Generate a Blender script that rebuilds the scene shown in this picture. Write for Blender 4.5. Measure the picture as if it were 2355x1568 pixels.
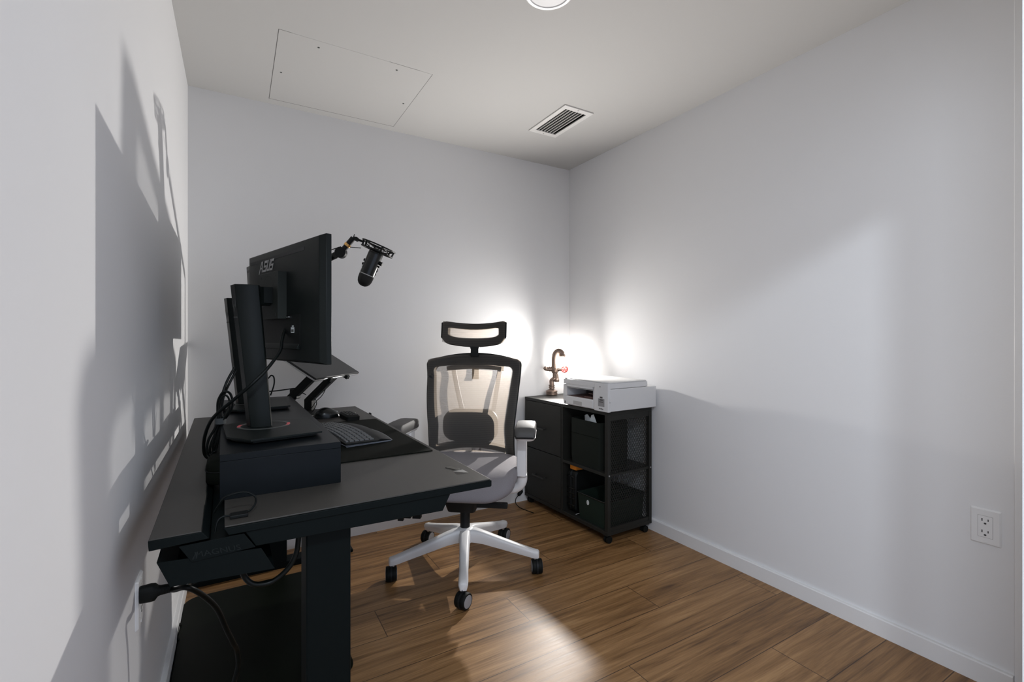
import bpy, bmesh, math, random
from mathutils import Vector, Matrix, Euler

# ------------------------------------------------------------------ camera, light, exposure
for _o in list(bpy.data.objects):
    bpy.data.objects.remove(_o)
SC = bpy.context.scene
COL = SC.collection
R = math.radians
random.seed(7)

CAM_H = 1.12
cam_d = bpy.data.cameras.new('camera')
cam = bpy.data.objects.new('camera', cam_d)
COL.objects.link(cam)
cam.location = (0, 0, CAM_H)
cam.rotation_euler = (R(90), 0, -0.530257)
cam_d.sensor_width = 36
cam_d.lens = 36 * 1084.3 / 2355
cam_d.shift_y = (772.9 - 784) / 2355
cam_d.clip_start = 0.02
SC.camera = cam

SC.view_settings.view_transform = 'Standard'
SC.view_settings.look = 'None'
SC.view_settings.gamma = 1
SC.view_settings.use_curve_mapping = False
SC.view_settings.exposure = 0.43

W = bpy.data.worlds.new('world')
SC.world = W
W.use_nodes = True
W.node_tree.nodes['Background'].inputs[0].default_value = (0.70, 0.80, 1.0, 1)
W.node_tree.nodes['Background'].inputs[1].default_value = 0.95

LAMP_STRENGTH = 62.0           # the pipe lamp's bulb
LAMP_FILL = 85.0                # spot added at the bare bulb to light the room

def area_light(name, loc, target, size, power, color, shape='DISK', size_y=None, spread=180):
    d = bpy.data.lights.new(name, 'AREA')
    d.shape = shape
    d.size = size
    if size_y: d.size_y = size_y
    d.energy = power
    d.color = color
    d.spread = R(spread)
    o = bpy.data.objects.new(name, d)
    COL.objects.link(o)
    o.location = loc
    o.rotation_euler = (Vector(target) - Vector(loc)).to_track_quat('-Z', 'Y').to_euler()
    return o

# a recessed light in the hallway ceiling behind the camera, and an unseen side fill added to brighten the right wall
area_light('hall_ceiling_light', (-0.02, -0.66, 2.30), (0.6, 0.7, 0.6), 0.22, 23, (0.82, 0.90, 1.0))
area_light('hall_side_fill', (-2.4, -0.75, 1.3), (1.6, 0.75, 1.2), 1.5, 44, (0.82, 0.89, 1.0), 'RECTANGLE', 1.7)

# ------------------------------------------------------------------ materials
def mat(name, color, rough=0.5, metal=0.0, spec=0.5, var=0.0, vscale=30, bump=0.0, bscale=200, emis=None, estr=0.0,
        sheen=0.0, coat=0.0):
    m = bpy.data.materials.new(name)
    m.use_nodes = True
    nt = m.node_tree
    b = nt.nodes['Principled BSDF']
    b.inputs['Base Color'].default_value = (*color, 1)
    b.inputs['Roughness'].default_value = rough
    b.inputs['Metallic'].default_value = metal
    b.inputs['Specular IOR Level'].default_value = spec
    b.inputs['Coat Weight'].default_value = coat
    if sheen: b.inputs['Sheen Weight'].default_value = sheen
    if emis:
        b.inputs['Emission Color'].default_value = (*emis, 1)
        b.inputs['Emission Strength'].default_value = estr
    tc = nt.nodes.new('ShaderNodeTexCoord')
    if var > 0:
        n = nt.nodes.new('ShaderNodeTexNoise')
        n.inputs['Scale'].default_value = vscale
        n.inputs['Detail'].default_value = 4
        nt.links.new(tc.outputs['Object'], n.inputs['Vector'])
        mx = nt.nodes.new('ShaderNodeMix')
        mx.data_type = 'RGBA'
        mx.inputs['A'].default_value = (*[c * (1 - var) for c in color], 1)
        mx.inputs['B'].default_value = (*[min(1, c * (1 + var)) for c in color], 1)
        nt.links.new(n.outputs['Fac'], mx.inputs['Factor'])
        nt.links.new(mx.outputs['Result'], b.inputs['Base Color'])
    if bump > 0:
        n2 = nt.nodes.new('ShaderNodeTexNoise')
        n2.inputs['Scale'].default_value = bscale
        n2.inputs['Detail'].default_value = 3
        nt.links.new(tc.outputs['Object'], n2.inputs['Vector'])
        bp = nt.nodes.new('ShaderNodeBump')
        bp.inputs['Strength'].default_value = bump
        bp.inputs['Distance'].default_value = 0.002
        nt.links.new(n2.outputs['Fac'], bp.inputs['Height'])
        nt.links.new(bp.outputs['Normal'], b.inputs['Normal'])
    return m

WALL = mat('wall_paint', (0.775, 0.775, 0.78), 0.75, spec=0.25, var=0.012, vscale=2, bump=0.06, bscale=160)
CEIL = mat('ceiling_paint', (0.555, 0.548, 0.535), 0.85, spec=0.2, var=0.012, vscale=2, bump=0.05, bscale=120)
TRIM = mat('trim_paint', (0.80, 0.80, 0.80), 0.4, spec=0.4, var=0.01, vscale=4)
PLASTW = mat('white_plastic', (0.80, 0.80, 0.80), 0.38, var=0.01, vscale=8)
GROOVE = mat('dark_gap', (0.05, 0.05, 0.05), 0.9)
LEATHER = mat('desk_leatherette', (0.040, 0.037, 0.032), 0.50, spec=0.5, var=0.10, vscale=60, bump=0.22, bscale=900)
DMETAL = mat('desk_black_steel', (0.0035, 0.0060, 0.0062), 0.55, spec=0.10, var=0.06, vscale=40, bump=0.05, bscale=700)
RISERM = mat('riser_black_laminate', (0.0045, 0.0064, 0.0078), 0.36, spec=0.15, var=0.08, vscale=30, bump=0.05, bscale=500)
BLACK = mat('black_plastic', (0.0055, 0.0065, 0.0062), 0.48, spec=0.22, var=0.05, vscale=50)
BLACKG = mat('glossy_black_plastic', (0.006, 0.0075, 0.0075), 0.25, spec=0.35, var=0.05, vscale=50)
MONP = mat('monitor_plastic_lit', (0.020, 0.024, 0.021), 0.5, spec=0.3, var=0.06, vscale=60, bump=0.06, bscale=900)  # shell plastic made paler, light from above put into the mount plate's colour
MONB = mat('monitor_back_plastic', (0.0065, 0.0090, 0.0082), 0.42, spec=0.19, var=0.06, vscale=60, bump=0.06, bscale=900)
RUBBER = mat('black_rubber', (0.0055, 0.0065, 0.006), 0.6, spec=0.2, var=0.05, vscale=60)
CLOTH = mat('black_cloth', (0.0042, 0.0052, 0.0034), 0.85, spec=0.1, var=0.15, vscale=200, bump=0.2, bscale=1200)
SCREEN = mat('dark_screen', (0.004, 0.004, 0.005), 0.12, spec=0.5)
LOGO = mat('grey_print', (0.42, 0.42, 0.41), 0.45, var=0.05, vscale=100)
LOGOD = mat('dim_grey_print', (0.075, 0.08, 0.075), 0.5, var=0.05, vscale=100)
LABELW = mat('white_sticker', (0.62, 0.66, 0.66), 0.5, var=0.03, vscale=80)
SILVER = mat('silver_metal', (0.62, 0.63, 0.64), 0.28, metal=1.0, var=0.03, vscale=60)
REDRING = mat('red_ring_print', (0.62, 0.10, 0.11), 0.5, var=0.1, vscale=80)
BRASS = mat('brass_ring', (0.72, 0.42, 0.14), 0.35, metal=1.0, var=0.06, vscale=50)
KEYM = mat('key_plastic', (0.085, 0.090, 0.093), 0.5, spec=0.5, var=0.05, vscale=60)
KEYEDGE = mat('keyboard_pale_underside', (0.42, 0.45, 0.52), 0.4, var=0.03, vscale=60)
FABRIC = mat('grey_seat_fabric', (0.215, 0.20, 0.212), 0.9, spec=0.2, var=0.16, vscale=420, bump=0.25, bscale=900, sheen=0.15)
ARMPAD = mat('armpad_polyurethane', (0.065, 0.062, 0.060), 0.6, var=0.06, vscale=60, bump=0.05, bscale=500)
CHAIRW = mat('chair_white_nylon', (0.74, 0.73, 0.725), 0.38, var=0.015, vscale=20)
CHAIRB = mat('chair_black_nylon', (0.013, 0.014, 0.0145), 0.5, spec=0.25, var=0.05, vscale=60)
WHEELG = mat('caster_grey_disc', (0.30, 0.30, 0.31), 0.5, var=0.05, vscale=60)
CABM = mat('cabinet_black_board', (0.0175, 0.0175, 0.0150), 0.48, spec=0.28, var=0.18, vscale=45, bump=0.05, bscale=300)
BINM = mat('black_bin_fabric', (0.0095, 0.0125, 0.0095), 0.8, spec=0.2, var=0.15, vscale=160, bump=0.2, bscale=700)
GREENB = mat('dark_green_mesh_fabric', (0.008, 0.018, 0.012), 0.7, spec=0.3, var=0.2, vscale=90)
PAPER = mat('white_paper', (0.62, 0.66, 0.68), 0.7, var=0.02, vscale=20)
ORANGE = mat('orange_plastic', (0.85, 0.28, 0.02), 0.4, var=0.08, vscale=40)
PRINTW = mat('printer_white_plastic', (0.66, 0.66, 0.665), 0.42, var=0.012, vscale=10)
PRINTD = mat('printer_dark_interior', (0.05, 0.045, 0.045), 0.4, var=0.1, vscale=60)
PRINTR = mat('printer_brown_paper_guide', (0.13, 0.07, 0.06), 0.5, var=0.1, vscale=60)
PRINTS = mat('printer_grey_sticker', (0.26, 0.255, 0.26), 0.45, var=0.12, vscale=70)
IRON = mat('lamp_bronze_pipe', (0.20, 0.145, 0.115), 0.36, metal=0.7, var=0.25, vscale=70)
REDV = mat('red_valve_paint', (0.42, 0.025, 0.02), 0.4, var=0.08, vscale=60)
BULB = mat('lit_bulb_glass', (1, 1, 1), 0.4, emis=(1.0, 0.95, 0.89), estr=LAMP_STRENGTH)
CABLE = mat('black_cable_sheath', (0.004, 0.0055, 0.005), 0.38, spec=0.16, var=0.05, vscale=80)
TIE = mat('grey_hook_and_loop_tie', (0.055, 0.062, 0.065), 0.8, var=0.1, vscale=200)
MATM = mat('floor_mat_black_foam', (0.0028, 0.0048, 0.0022), 0.5, spec=0.12, var=0.12, vscale=60, bump=0.1, bscale=500)
FLAPW = mat('vent_white_metal', (0.72, 0.71, 0.69), 0.5, var=0.01, vscale=20)

def floor_material():
    m = bpy.data.materials.new('oak_laminate_planks')
    m.use_nodes = True
    nt = m.node_tree; N = nt.nodes; L = nt.links
    b = N['Principled BSDF']
    def math_(op, a, bb=None, c=None):
        n = N.new('ShaderNodeMath'); n.operation = op
        for i, v in enumerate((a, bb, c)):
            if v is None: continue
            if isinstance(v, (int, float)): n.inputs[i].default_value = v
            else: L.new(v, n.inputs[i])
        return n.outputs[0]
    tc = N.new('ShaderNodeTexCoord')
    sp = N.new('ShaderNodeSeparateXYZ'); L.new(tc.outputs['Object'], sp.inputs[0])
    x, y = sp.outputs[0], sp.outputs[1]
    PW, PL = 0.19, 1.38
    yr = math_('DIVIDE', math_('SUBTRACT', y, 1.562 - 10 * PW), PW)
    row = math_('FLOOR', yr)                       # row 10 lies at y 1.562 .. 1.752
    fy = math_('SUBTRACT', yr, row)
    sh = math_('ADD', math_('MULTIPLY', math_('SUBTRACT', row, 10), 0.511), -1.0)
    xr = math_('DIVIDE', math_('ADD', x, sh), PL)
    col = math_('FLOOR', xr)
    fx = math_('SUBTRACT', xr, col)
    pid = math_('ADD', math_('MULTIPLY', row, 17.31), math_('MULTIPLY', col, 5.77))
    wn = N.new('ShaderNodeTexWhiteNoise'); wn.noise_dimensions = '1D'; L.new(pid, wn.inputs['W'])
    # grain runs along x, shifted for each plank
    cmb = N.new('ShaderNodeCombineXYZ')
    L.new(math_('ADD', math_('MULTIPLY', x, 1.6), math_('MULTIPLY', pid, 3.1)), cmb.inputs[0])
    L.new(math_('MULTIPLY', y, 26.0), cmb.inputs[1])
    L.new(pid, cmb.inputs[2])
    g1 = N.new('ShaderNodeTexNoise'); g1.inputs['Scale'].default_value = 1.0; g1.inputs['Detail'].default_value = 8
    g1.inputs['Roughness'].default_value = 0.62; g1.inputs['Distortion'].default_value = 0.8
    L.new(cmb.outputs[0], g1.inputs['Vector'])
    cmb2 = N.new('ShaderNodeCombineXYZ')
    L.new(math_('ADD', math_('MULTIPLY', x, 7.0), math_('MULTIPLY', pid, 1.7)), cmb2.inputs[0])
    L.new(math_('MULTIPLY', y, 170.0), cmb2.inputs[1])
    g2 = N.new('ShaderNodeTexNoise'); g2.inputs['Scale'].default_value = 1.0; g2.inputs['Detail'].default_value = 5
    L.new(cmb2.outputs[0], g2.inputs['Vector'])
    f = math_('ADD', math_('MULTIPLY', g1.outputs['Fac'], 0.72), math_('MULTIPLY', g2.outputs['Fac'], 0.28))
    f = math_('ADD', f, math_('MULTIPLY', math_('SUBTRACT', wn.outputs['Value'], 0.5), 0.10))
    cr = N.new('ShaderNodeValToRGB'); L.new(f, cr.inputs[0])
    e = cr.color_ramp.elements
    e[0].position = 0.33; e[0].color = (0.098, 0.046, 0.0160, 1)
    e[1].position = 0.72; e[1].color = (0.47, 0.278, 0.122, 1)
    k = e.new(0.47); k.color = (0.236, 0.123, 0.046, 1)
    k = e.new(0.58); k.color = (0.335, 0.184, 0.076, 1)
    # bevelled seams
    sy = math_('MINIMUM', fy, math_('SUBTRACT', 1.0, fy))
    sx = math_('MINIMUM', fx, math_('SUBTRACT', 1.0, fx))
    seam = math_('MAXIMUM', math_('LESS_THAN', math_('MULTIPLY', sy, PW), 0.0015),
                 math_('LESS_THAN', math_('MULTIPLY', sx, PL), 0.0015))
    mx = N.new('ShaderNodeMix'); mx.data_type = 'RGBA'
    L.new(math_('MULTIPLY', seam, 0.85), mx.inputs['Factor'])
    L.new(cr.outputs['Color'], mx.inputs['A'])
    mx.inputs['B'].default_value = (0.03, 0.014, 0.007, 1)
    L.new(mx.outputs['Result'], b.inputs['Base Color'])
    L.new(math_('ADD', math_('MULTIPLY', g2.outputs['Fac'], 0.10), 0.36), b.inputs['Roughness'])
    b.inputs['Specular IOR Level'].default_value = 0.42
    bp = N.new('ShaderNodeBump'); bp.inputs['Strength'].default_value = 0.12; bp.inputs['Distance'].default_value = 0.001
    L.new(f, bp.inputs['Height']); L.new(bp.outputs['Normal'], b.inputs['Normal'])
    return m
FLOORM = floor_material()

def mesh_fabric(name, veil, open_, band):
    """a woven net: see-through between darker horizontal cords"""
    m = bpy.data.materials.new(name); m.use_nodes = True
    nt = m.node_tree; N = nt.nodes; L = nt.links
    b = N['Principled BSDF']; b.inputs['Base Color'].default_value = (*veil, 1); b.inputs['Roughness'].default_value = 0.8
    out = N['Material Output']
    tc = N.new('ShaderNodeTexCoord'); sp = N.new('ShaderNodeSeparateXYZ'); L.new(tc.outputs['Object'], sp.inputs[0])
    mu = N.new('ShaderNodeMath'); mu.operation = 'MULTIPLY'; mu.inputs[1].default_value = 1 / 0.0096; L.new(sp.outputs[2], mu.inputs[0])
    fr = N.new('ShaderNodeMath'); fr.operation = 'FRACT'; L.new(mu.outputs[0], fr.inputs[0])
    lt = N.new('ShaderNodeMath'); lt.operation = 'LESS_THAN'; lt.inputs[1].default_value = 0.30; L.new(fr.outputs[0], lt.inputs[0])
    mr = N.new('ShaderNodeMapRange'); L.new(lt.outputs[0], mr.inputs[0])
    mr.inputs['To Min'].default_value = open_; mr.inputs['To Max'].default_value = band
    tl = N.new('ShaderNodeBsdfTranslucent'); tl.inputs[0].default_value = (0.46, 0.39, 0.32, 1)
    ms0 = N.new('ShaderNodeMixShader'); ms0.inputs[0].default_value = 0.52
    L.new(b.outputs[0], ms0.inputs[1]); L.new(tl.outputs[0], ms0.inputs[2])
    tr = N.new('ShaderNodeBsdfTransparent')
    ms = N.new('ShaderNodeMixShader'); L.new(mr.outputs[0], ms.inputs[0])
    L.new(ms0.outputs[0], ms.inputs[1]); L.new(tr.outputs[0], ms.inputs[2])
    L.new(ms.outputs[0], out.inputs['Surface'])
    return m
NET = mesh_fabric('chair_net_fabric', (0.20, 0.19, 0.175), 0.46, 0.36)
FAINT = mat('faint_grey_print', (0.0105, 0.0140, 0.0142), 0.5, spec=0.15, var=0.05, vscale=100)
DSTEEL = mat('dark_badge_metal', (0.10, 0.10, 0.09), 0.35, metal=0.9, var=0.1, vscale=90)

# ------------------------------------------------------------------ mesh helpers
class MB:
    def __init__(s): s.v = []; s.f = []
    def add(s, verts, faces, M=None):
        o = len(s.v)
        for p in verts:
            p = Vector(p)
            s.v.append(tuple(M @ p) if M is not None else tuple(p))
        s.f += [tuple(i + o for i in f) for f in faces]
        return s
    def box(s, x0, x1, y0, y1, z0, z1, M=None):
        return s.add([(x0, y0, z0), (x1, y0, z0), (x1, y1, z0), (x0, y1, z0), (x0, y0, z1), (x1, y0, z1), (x1, y1, z1), (x0, y1, z1)],
                     [(0, 3, 2, 1), (4, 5, 6, 7), (0, 1, 5, 4), (1, 2, 6, 5), (2, 3, 7, 6), (3, 0, 4, 7)], M)
    def prism(s, poly, t0, t1, axes='xzy', M=None):
        """poly in the first two axes, extruded along the third"""
        n = len(poly); vs = []
        ix = {'x': 0, 'y': 1, 'z': 2}
        for t in (t0, t1):
            for p, q in poly:
                c = [0, 0, 0]; c[ix[axes[0]]] = p; c[ix[axes[1]]] = q; c[ix[axes[2]]] = t
                vs.append(c)
        fs = [tuple(range(n - 1, -1, -1)), tuple(range(n, 2 * n))]
        fs += [(i, (i + 1) % n, n + (i + 1) % n, n + i) for i in range(n)]
        return s.add(vs, fs, M)
    def loft(s, rings, cap=True, closed=True, M=None):
        n = len(rings[0]); vs = [p for r in rings for p in r]; fs = []
        for k in range(len(rings) - 1):
            for i in range(n if closed else n - 1):
                j = (i + 1) % n
                fs.append((k * n + i, k * n + j, (k + 1) * n + j, (k + 1) * n + i))
        if cap:
            fs.append(tuple(range(n - 1, -1, -1))); fs.append(tuple((len(rings) - 1) * n + i for i in range(n)))
        return s.add(vs, fs, M)
    def lathe(s, prof, n=24, M=None, cap=True):
        rings = [[(r * math.cos(2 * math.pi * i / n), r * math.sin(2 * math.pi * i / n), h) for i in range(n)] for r, h in prof]
        return s.loft(rings, cap, True, M)
    def cyl(s, a, b, r, r2=None, n=20):
        a, b = Vector(a), Vector(b); d = b - a
        M = Matrix.Translation(a) @ d.to_track_quat('Z', 'Y').to_matrix().to_4x4()
        return s.lathe([(r, 0), (r if r2 is None else r2, d.length)], n, M)
    def tube(s, pts, r, n=10, closed=False, flat=1.0):
        P = [Vector(p) for p in pts]; m = len(P); rings = []; up = None
        for i in range(m):
            if closed: t = P[(i + 1) % m] - P[i - 1]
            else: t = P[min(i + 1, m - 1)] - P[max(i - 1, 0)]
            t.normalize()
            if up is None:
                up = Vector((0, 0, 1)) if abs(t.z) < 0.9 else Vector((1, 0, 0))
            up = (up - t * up.dot(t)); up.normalize()
            sd = t.cross(up)
            rr = r[i] if isinstance(r, (list, tuple)) else r
            rings.append([tuple(P[i] + (sd * math.cos(2 * math.pi * k / n) * flat + up * math.sin(2 * math.pi * k / n)) * rr) for k in range(n)])
        if closed:
            rings.append(rings[0]); return s.loft(rings, False)
        return s.loft(rings, True)
    def build(s, name, material, parent=None, bevel=0.0, seg=2, smooth=True, angle=40, subsurf=0, origin=None, local=None):
        me = bpy.data.meshes.new(name)
        vs = s.v
        if origin is not None:
            vs = [(p[0] - origin[0], p[1] - origin[1], p[2] - origin[2]) for p in vs]
        if local is not None:           # world -> local of a thing
            vs = [tuple(local @ Vector(p)) for p in vs]
        me.from_pydata(vs, [], s.f)
        bm = bmesh.new(); bm.from_mesh(me)
        bmesh.ops.remove_doubles(bm, verts=bm.verts, dist=1e-6)
        bmesh.ops.recalc_face_normals(bm, faces=bm.faces)
        bm.to_mesh(me); bm.free()
        me.materials.append(material)
        o = bpy.data.objects.new(name, me); COL.objects.link(o)
        if origin is not None: o.location = origin
        if parent is not None: o.parent = parent
        if smooth:
            me.shade_smooth(); me.set_sharp_from_angle(angle=R(angle))
        if bevel > 0:
            b = o.modifiers.new('bevel', 'BEVEL'); b.width = bevel; b.segments = seg; b.limit_method = 'ANGLE'; b.angle_limit = R(35)
        if subsurf:
            ss = o.modifiers.new('subsurf', 'SUBSURF'); ss.levels = subsurf; ss.render_levels = subsurf
        return o

def spline(pts, per=8, closed=False):
    P = [Vector(p) for p in pts]; m = len(P); out = []
    rng = range(m) if closed else range(m - 1)
    for i in rng:
        if closed: p0, p1, p2, p3 = P[i - 1], P[i], P[(i + 1) % m], P[(i + 2) % m]
        else: p0, p1, p2, p3 = P[max(i - 1, 0)], P[i], P[i + 1], P[min(i + 2, m - 1)]
        for k in range(per):
            t = k / per
            out.append(0.5 * ((2 * p1) + (p2 - p0) * t + (2 * p0 - 5 * p1 + 4 * p2 - p3) * t * t + (3 * p1 - p0 - 3 * p2 + p3) * t ** 3))
    if not closed: out.append(P[-1])
    return [tuple(p) for p in out]

def rrect(w, h, r, n=5, cx=0, cy=0):
    out = []
    for sx, sy, a in ((1, 1, 0), (-1, 1, 90), (-1, -1, 180), (1, -1, 270)):
        for k in range(n + 1):
            t = R(a + 90 * k / n)
            out.append((cx + sx * (w / 2 - r) + r * math.cos(t), cy + sy * (h / 2 - r) + r * math.sin(t)))
    return out

def thing(name, label, cat, loc=(0, 0, 0), rot=(0, 0, 0), group=None):
    o = bpy.data.objects.new(name, None); COL.objects.link(o)
    o.empty_display_size = 0.05
    o.location = loc; o.rotation_euler = rot
    return tag(o, label, cat, group)

def tag(o, label, cat, group=None):
    o['label'] = label; o['category'] = cat
    if group: o['group'] = group
    return o

def struct(o):
    o['kind'] = 'structure'
    return o

def text_part(name, body, material, parent, size, M, depth=0.0004, shear=0.0, xscale=1.0):
    """lettering as thin raised geometry; M places the text plane in the parent's frame"""
    cu = bpy.data.curves.new(name, 'FONT'); cu.body = body; cu.size = size; cu.shear = shear; cu.extrude = depth
    cu.align_x = 'CENTER'; cu.align_y = 'CENTER'; cu.resolution_u = 3
    tmp = bpy.data.objects.new(name + '_curve', cu); COL.objects.link(tmp)
    dg = bpy.context.evaluated_depsgraph_get()
    me = bpy.data.meshes.new_from_object(tmp.evaluated_get(dg))
    bpy.data.objects.remove(tmp); bpy.data.curves.remove(cu)
    me.name = name
    me.transform(M @ Matrix.Diagonal((xscale, 1, 1, 1)))
    me.materials.clear(); me.materials.append(material)
    o = bpy.data.objects.new(name, me); COL.objects.link(o); o.parent = parent
    return o

def frame_M(origin, xaxis, yaxis):
    x = Vector(xaxis).normalized(); y = Vector(yaxis).normalized(); z = x.cross(y)
    M = Matrix((x, y, z)).transposed().to_4x4(); M.translation = Vector(origin)
    return M

# ------------------------------------------------------------------ the room
XL, XR, YB, HC = -0.198, 2.088, 2.742, 2.324
BH, BT = 0.0661, 0.0145
struct(MB().box(-1.0, 3.0, -1.3, YB + 0.1, -0.05, 0).build('floor', FLOORM, smooth=False))
# ceiling, with openings for the vent duct
VX0, VX1, VY0, VY1 = 1.503, 1.640, 2.003, 2.292
c = MB()
for x0, x1, y0, y1 in ((-1.0, VX0, -1.3, YB + .1), (VX1, 3.0, -1.3, YB + .1), (VX0, VX1, -1.3, VY0), (VX0, VX1, VY1, YB + .1)):
    c.box(x0, x1, y0, y1, HC, HC + 0.06)
struct(c.build('ceiling', CEIL, smooth=False))
struct(MB().box(XL - 0.12, XL, 0.18, YB + 0.1, 0, HC).build('wall_left', WALL, smooth=False))
struct(MB().box(XL, XR, YB, YB + 0.1, 0, HC).build('wall_back', WALL, smooth=False))
struct(MB().box(XR, XR + 0.12, 0.18, YB + 0.1, 0, HC).build('wall_right', WALL, smooth=False))
# the wall the doorway is in, behind the camera
fw = MB().box(1.37, XR, 0.18, 0.30, 0, HC).box(XL, 1.37, 0.18, 0.30, 1.87, HC).box(XL, -0.11, 0.18, 0.30, 0, 1.87)
struct(fw.build('wall_front', WALL, smooth=False))
# door casing where the right wall meets the doorway side
struct(MB().box(XR - 0.004, XR + 0.02, 0.30, 0.4745, 0, HC).build('trim_1', TRIM, bevel=0.002))
def base_profile(): return [(0, 0), (BT, 0), (BT, BH - 0.004), (BT - 0.003, BH), (0, BH)]
struct(MB().prism([(XL + p, q) for p, q in base_profile()], 0.30, YB, 'xzy').build('baseboard_left', TRIM, smooth=False))
struct(MB().prism([(XR - p, q) for p, q in base_profile()], 0.4745, YB, 'xzy').build('baseboard_right', TRIM, smooth=False))
struct(MB().prism([(YB - p, q) for p, q in base_profile()], XL + BT, XR - BT, 'yzx').build('baseboard_back', TRIM, smooth=False))

# ceiling access panel
px0, px1, py0, py1 = 0.145, 0.783, 2.056, 2.682
t = thing('access_panel', 'flush white access panel in the ceiling with four small screws', 'panel', ((px0 + px1) / 2, (py0 + py1) / 2, HC))
hx, hy = (px1 - px0) / 2, (py1 - py0) / 2
MB().box(-hx + .0022, hx - .0022, -hy + .0012, hy - .0034, -0.0006, 0).build('panel_sheet', CEIL, t, smooth=False)
JOINT = mat('panel_joint_grey', (.12, .115, .11), .9)
for x0, x1, y0, y1 in ((-hx, -hx + .0022, -hy, hy), (hx - .0022, hx, -hy, hy), (-hx, hx, hy - .0034, hy), (-hx, -hx + .05, -hy, -hy + .0012), (hx - .20, hx - .06, -hy, -hy + .0010)):
    MB().box(x0, x1, y0, y1, -0.0004, 0).build('joint', JOINT, t, smooth=False)
for sx, sy in ((-.165, -.265), (.165, -.265), (-.285, .02), (.285, .02)):
    MB().lathe([(0.0045, -0.0016), (0.0045, -0.0005)], 12, Matrix.Translation((sx, sy, 0))).build('screw', LOGOD, t)

# ceiling air vent
t = thing('air_vent', 'white rectangular ceiling air vent with long parallel slats', 'vent', (1.5715, 2.1475, HC))
fx0, fx1, fy0, fy1 = -.0955, .0945, -.1755, .1765
vx0, vx1, vy0, vy1 = VX0 - 1.5715, VX1 - 1.5715, VY0 - 2.1475, VY1 - 2.1475
f = MB()
for x0, x1, y0, y1 in ((fx0, vx0, fy0, fy1), (vx1, fx1, fy0, fy1), (vx0, vx1, fy0, vy0), (vx0, vx1, vy1, fy1)):
    f.box(x0, x1, y0, y1, -0.006, 0)
f.build('frame', FLAPW, t, smooth=False)
d = MB()
for x0, x1, y0, y1 in ((vx0 - .003, vx0, vy0, vy1), (vx1, vx1 + .003, vy0, vy1), (vx0 - .003, vx1 + .003, vy0 - .003, vy0), (vx0 - .003, vx1 + .003, vy1, vy1 + .003)):
    d.box(x0, x1, y0, y1, 0, 0.11)
d.box(vx0 - .003, vx1 + .003, vy0 - .003, vy1 + .003, 0.11, 0.113)
d.build('duct', mat('duct_grey_metal', (0.035, 0.035, 0.033), 0.6, var=0.1), t, smooth=False)
for k in range(6):
    xx = vx0 + (k + 1) * (vx1 - vx0) / 7
    MB().box(xx - .0015, xx + .0015, vy0, vy1, -0.003, 0.0035).build('slat', FLAPW, t, smooth=False)
for yy in (fy0 + .012, fy1 - .012):
    MB().lathe([(0.004, -0.0072), (0.004, -0.006)], 10, Matrix.Translation((0.0, yy, 0))).build('screw', LOGO, t)

# ceiling downlight, cut by the top of the frame
t = thing('ceiling_downlight', 'round white flush ceiling light with a slim trim ring', 'ceiling light', (0.945, 1.355, HC))
MB().lathe([(0.070, 0), (0.088, 0), (0.088, -0.004), (0.082, -0.009), (0.073, -0.008), (0.070, -0.004)], 48, cap=False).build('trim_ring', PLASTW, t)
MB().lathe([(0.0715, -0.003), (0.069, -0.006), (0.001, -0.0075)], 48).build('diffuser', mat('light_diffuser', (0.85, 0.85, 0.86), 0.5), t)

def outlet(name, label, loc, rotz):
    """plate in the local xz plane, facing local -y"""
    t = thing(name, label, 'outlet', loc, (0, 0, rotz))
    w, h = .074, .114
    bm = MB()
    a = rrect(w, h, .004, 3); b_ = rrect(w - .008, h - .008, .003, 3)
    bm.loft([[(p, 0, q) for p, q in a], [(p, -0.002, q) for p, q in a], [(p, -0.006, q) for p, q in b_]])
    bm.build('cover_plate', PLASTW, t, angle=25)
    MB().prism(rrect(.0345, .068, .002, 3), -0.0068, -0.005, 'xzy').build('receptacle', PLASTW, t)
    g = MB().prism(rrect(.0365, .070, .002, 3), -0.00625, -0.005, 'xzy'); g.build('gap', LOGO, t)
    for zc in (.0185, -.0185):
        s = MB()
        s.box(-.0085, -.0060, -.0074, -.0065, zc - .001, zc + .0075).box(.0060, .0082, -.0074, -.0065, zc - .000, zc + .0068)
        s.prism([(.0032 * math.cos(i * .5236), zc - .008 + .0028 * math.sin(i * .5236)) for i in range(12)], -.0074, -.0065, 'xzy')
        s.build('socket_slots', GROOVE, t, smooth=False)
    for zc in (.0495, -.0495):
        MB().box(-.004, .004, -.0072, -.0058, zc - .0015, zc + .0015).build('screw_cover', PLASTW, t, bevel=.0005)
    return t
outlet('wall_outlet', 'white double wall outlet on the bare right wall near the doorway', (XR, 0.539, 0.5065), R(-90))
outlet('wall_outlet', 'white wall outlet on the left wall under the desk with a black plug in it', (XL, 1.400, 0.500), R(90))

# ------------------------------------------------------------------ desk (local frame: x depth from the wall, y along the wall)
TH = R(0.945)
OD = Vector((-0.142, 1.107, 0))
DM = Matrix.Translation(OD) @ Matrix.Rotation(TH, 4, 'Z')
def dw(u, v, z): return DM @ Vector((u, v, z))
DZ = 0.737
DL = 1.545
desk = thing('desk', 'black metal standing desk with a rear cable tray and dark leatherette top', 'desk', OD, (0, 0, TH))
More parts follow.
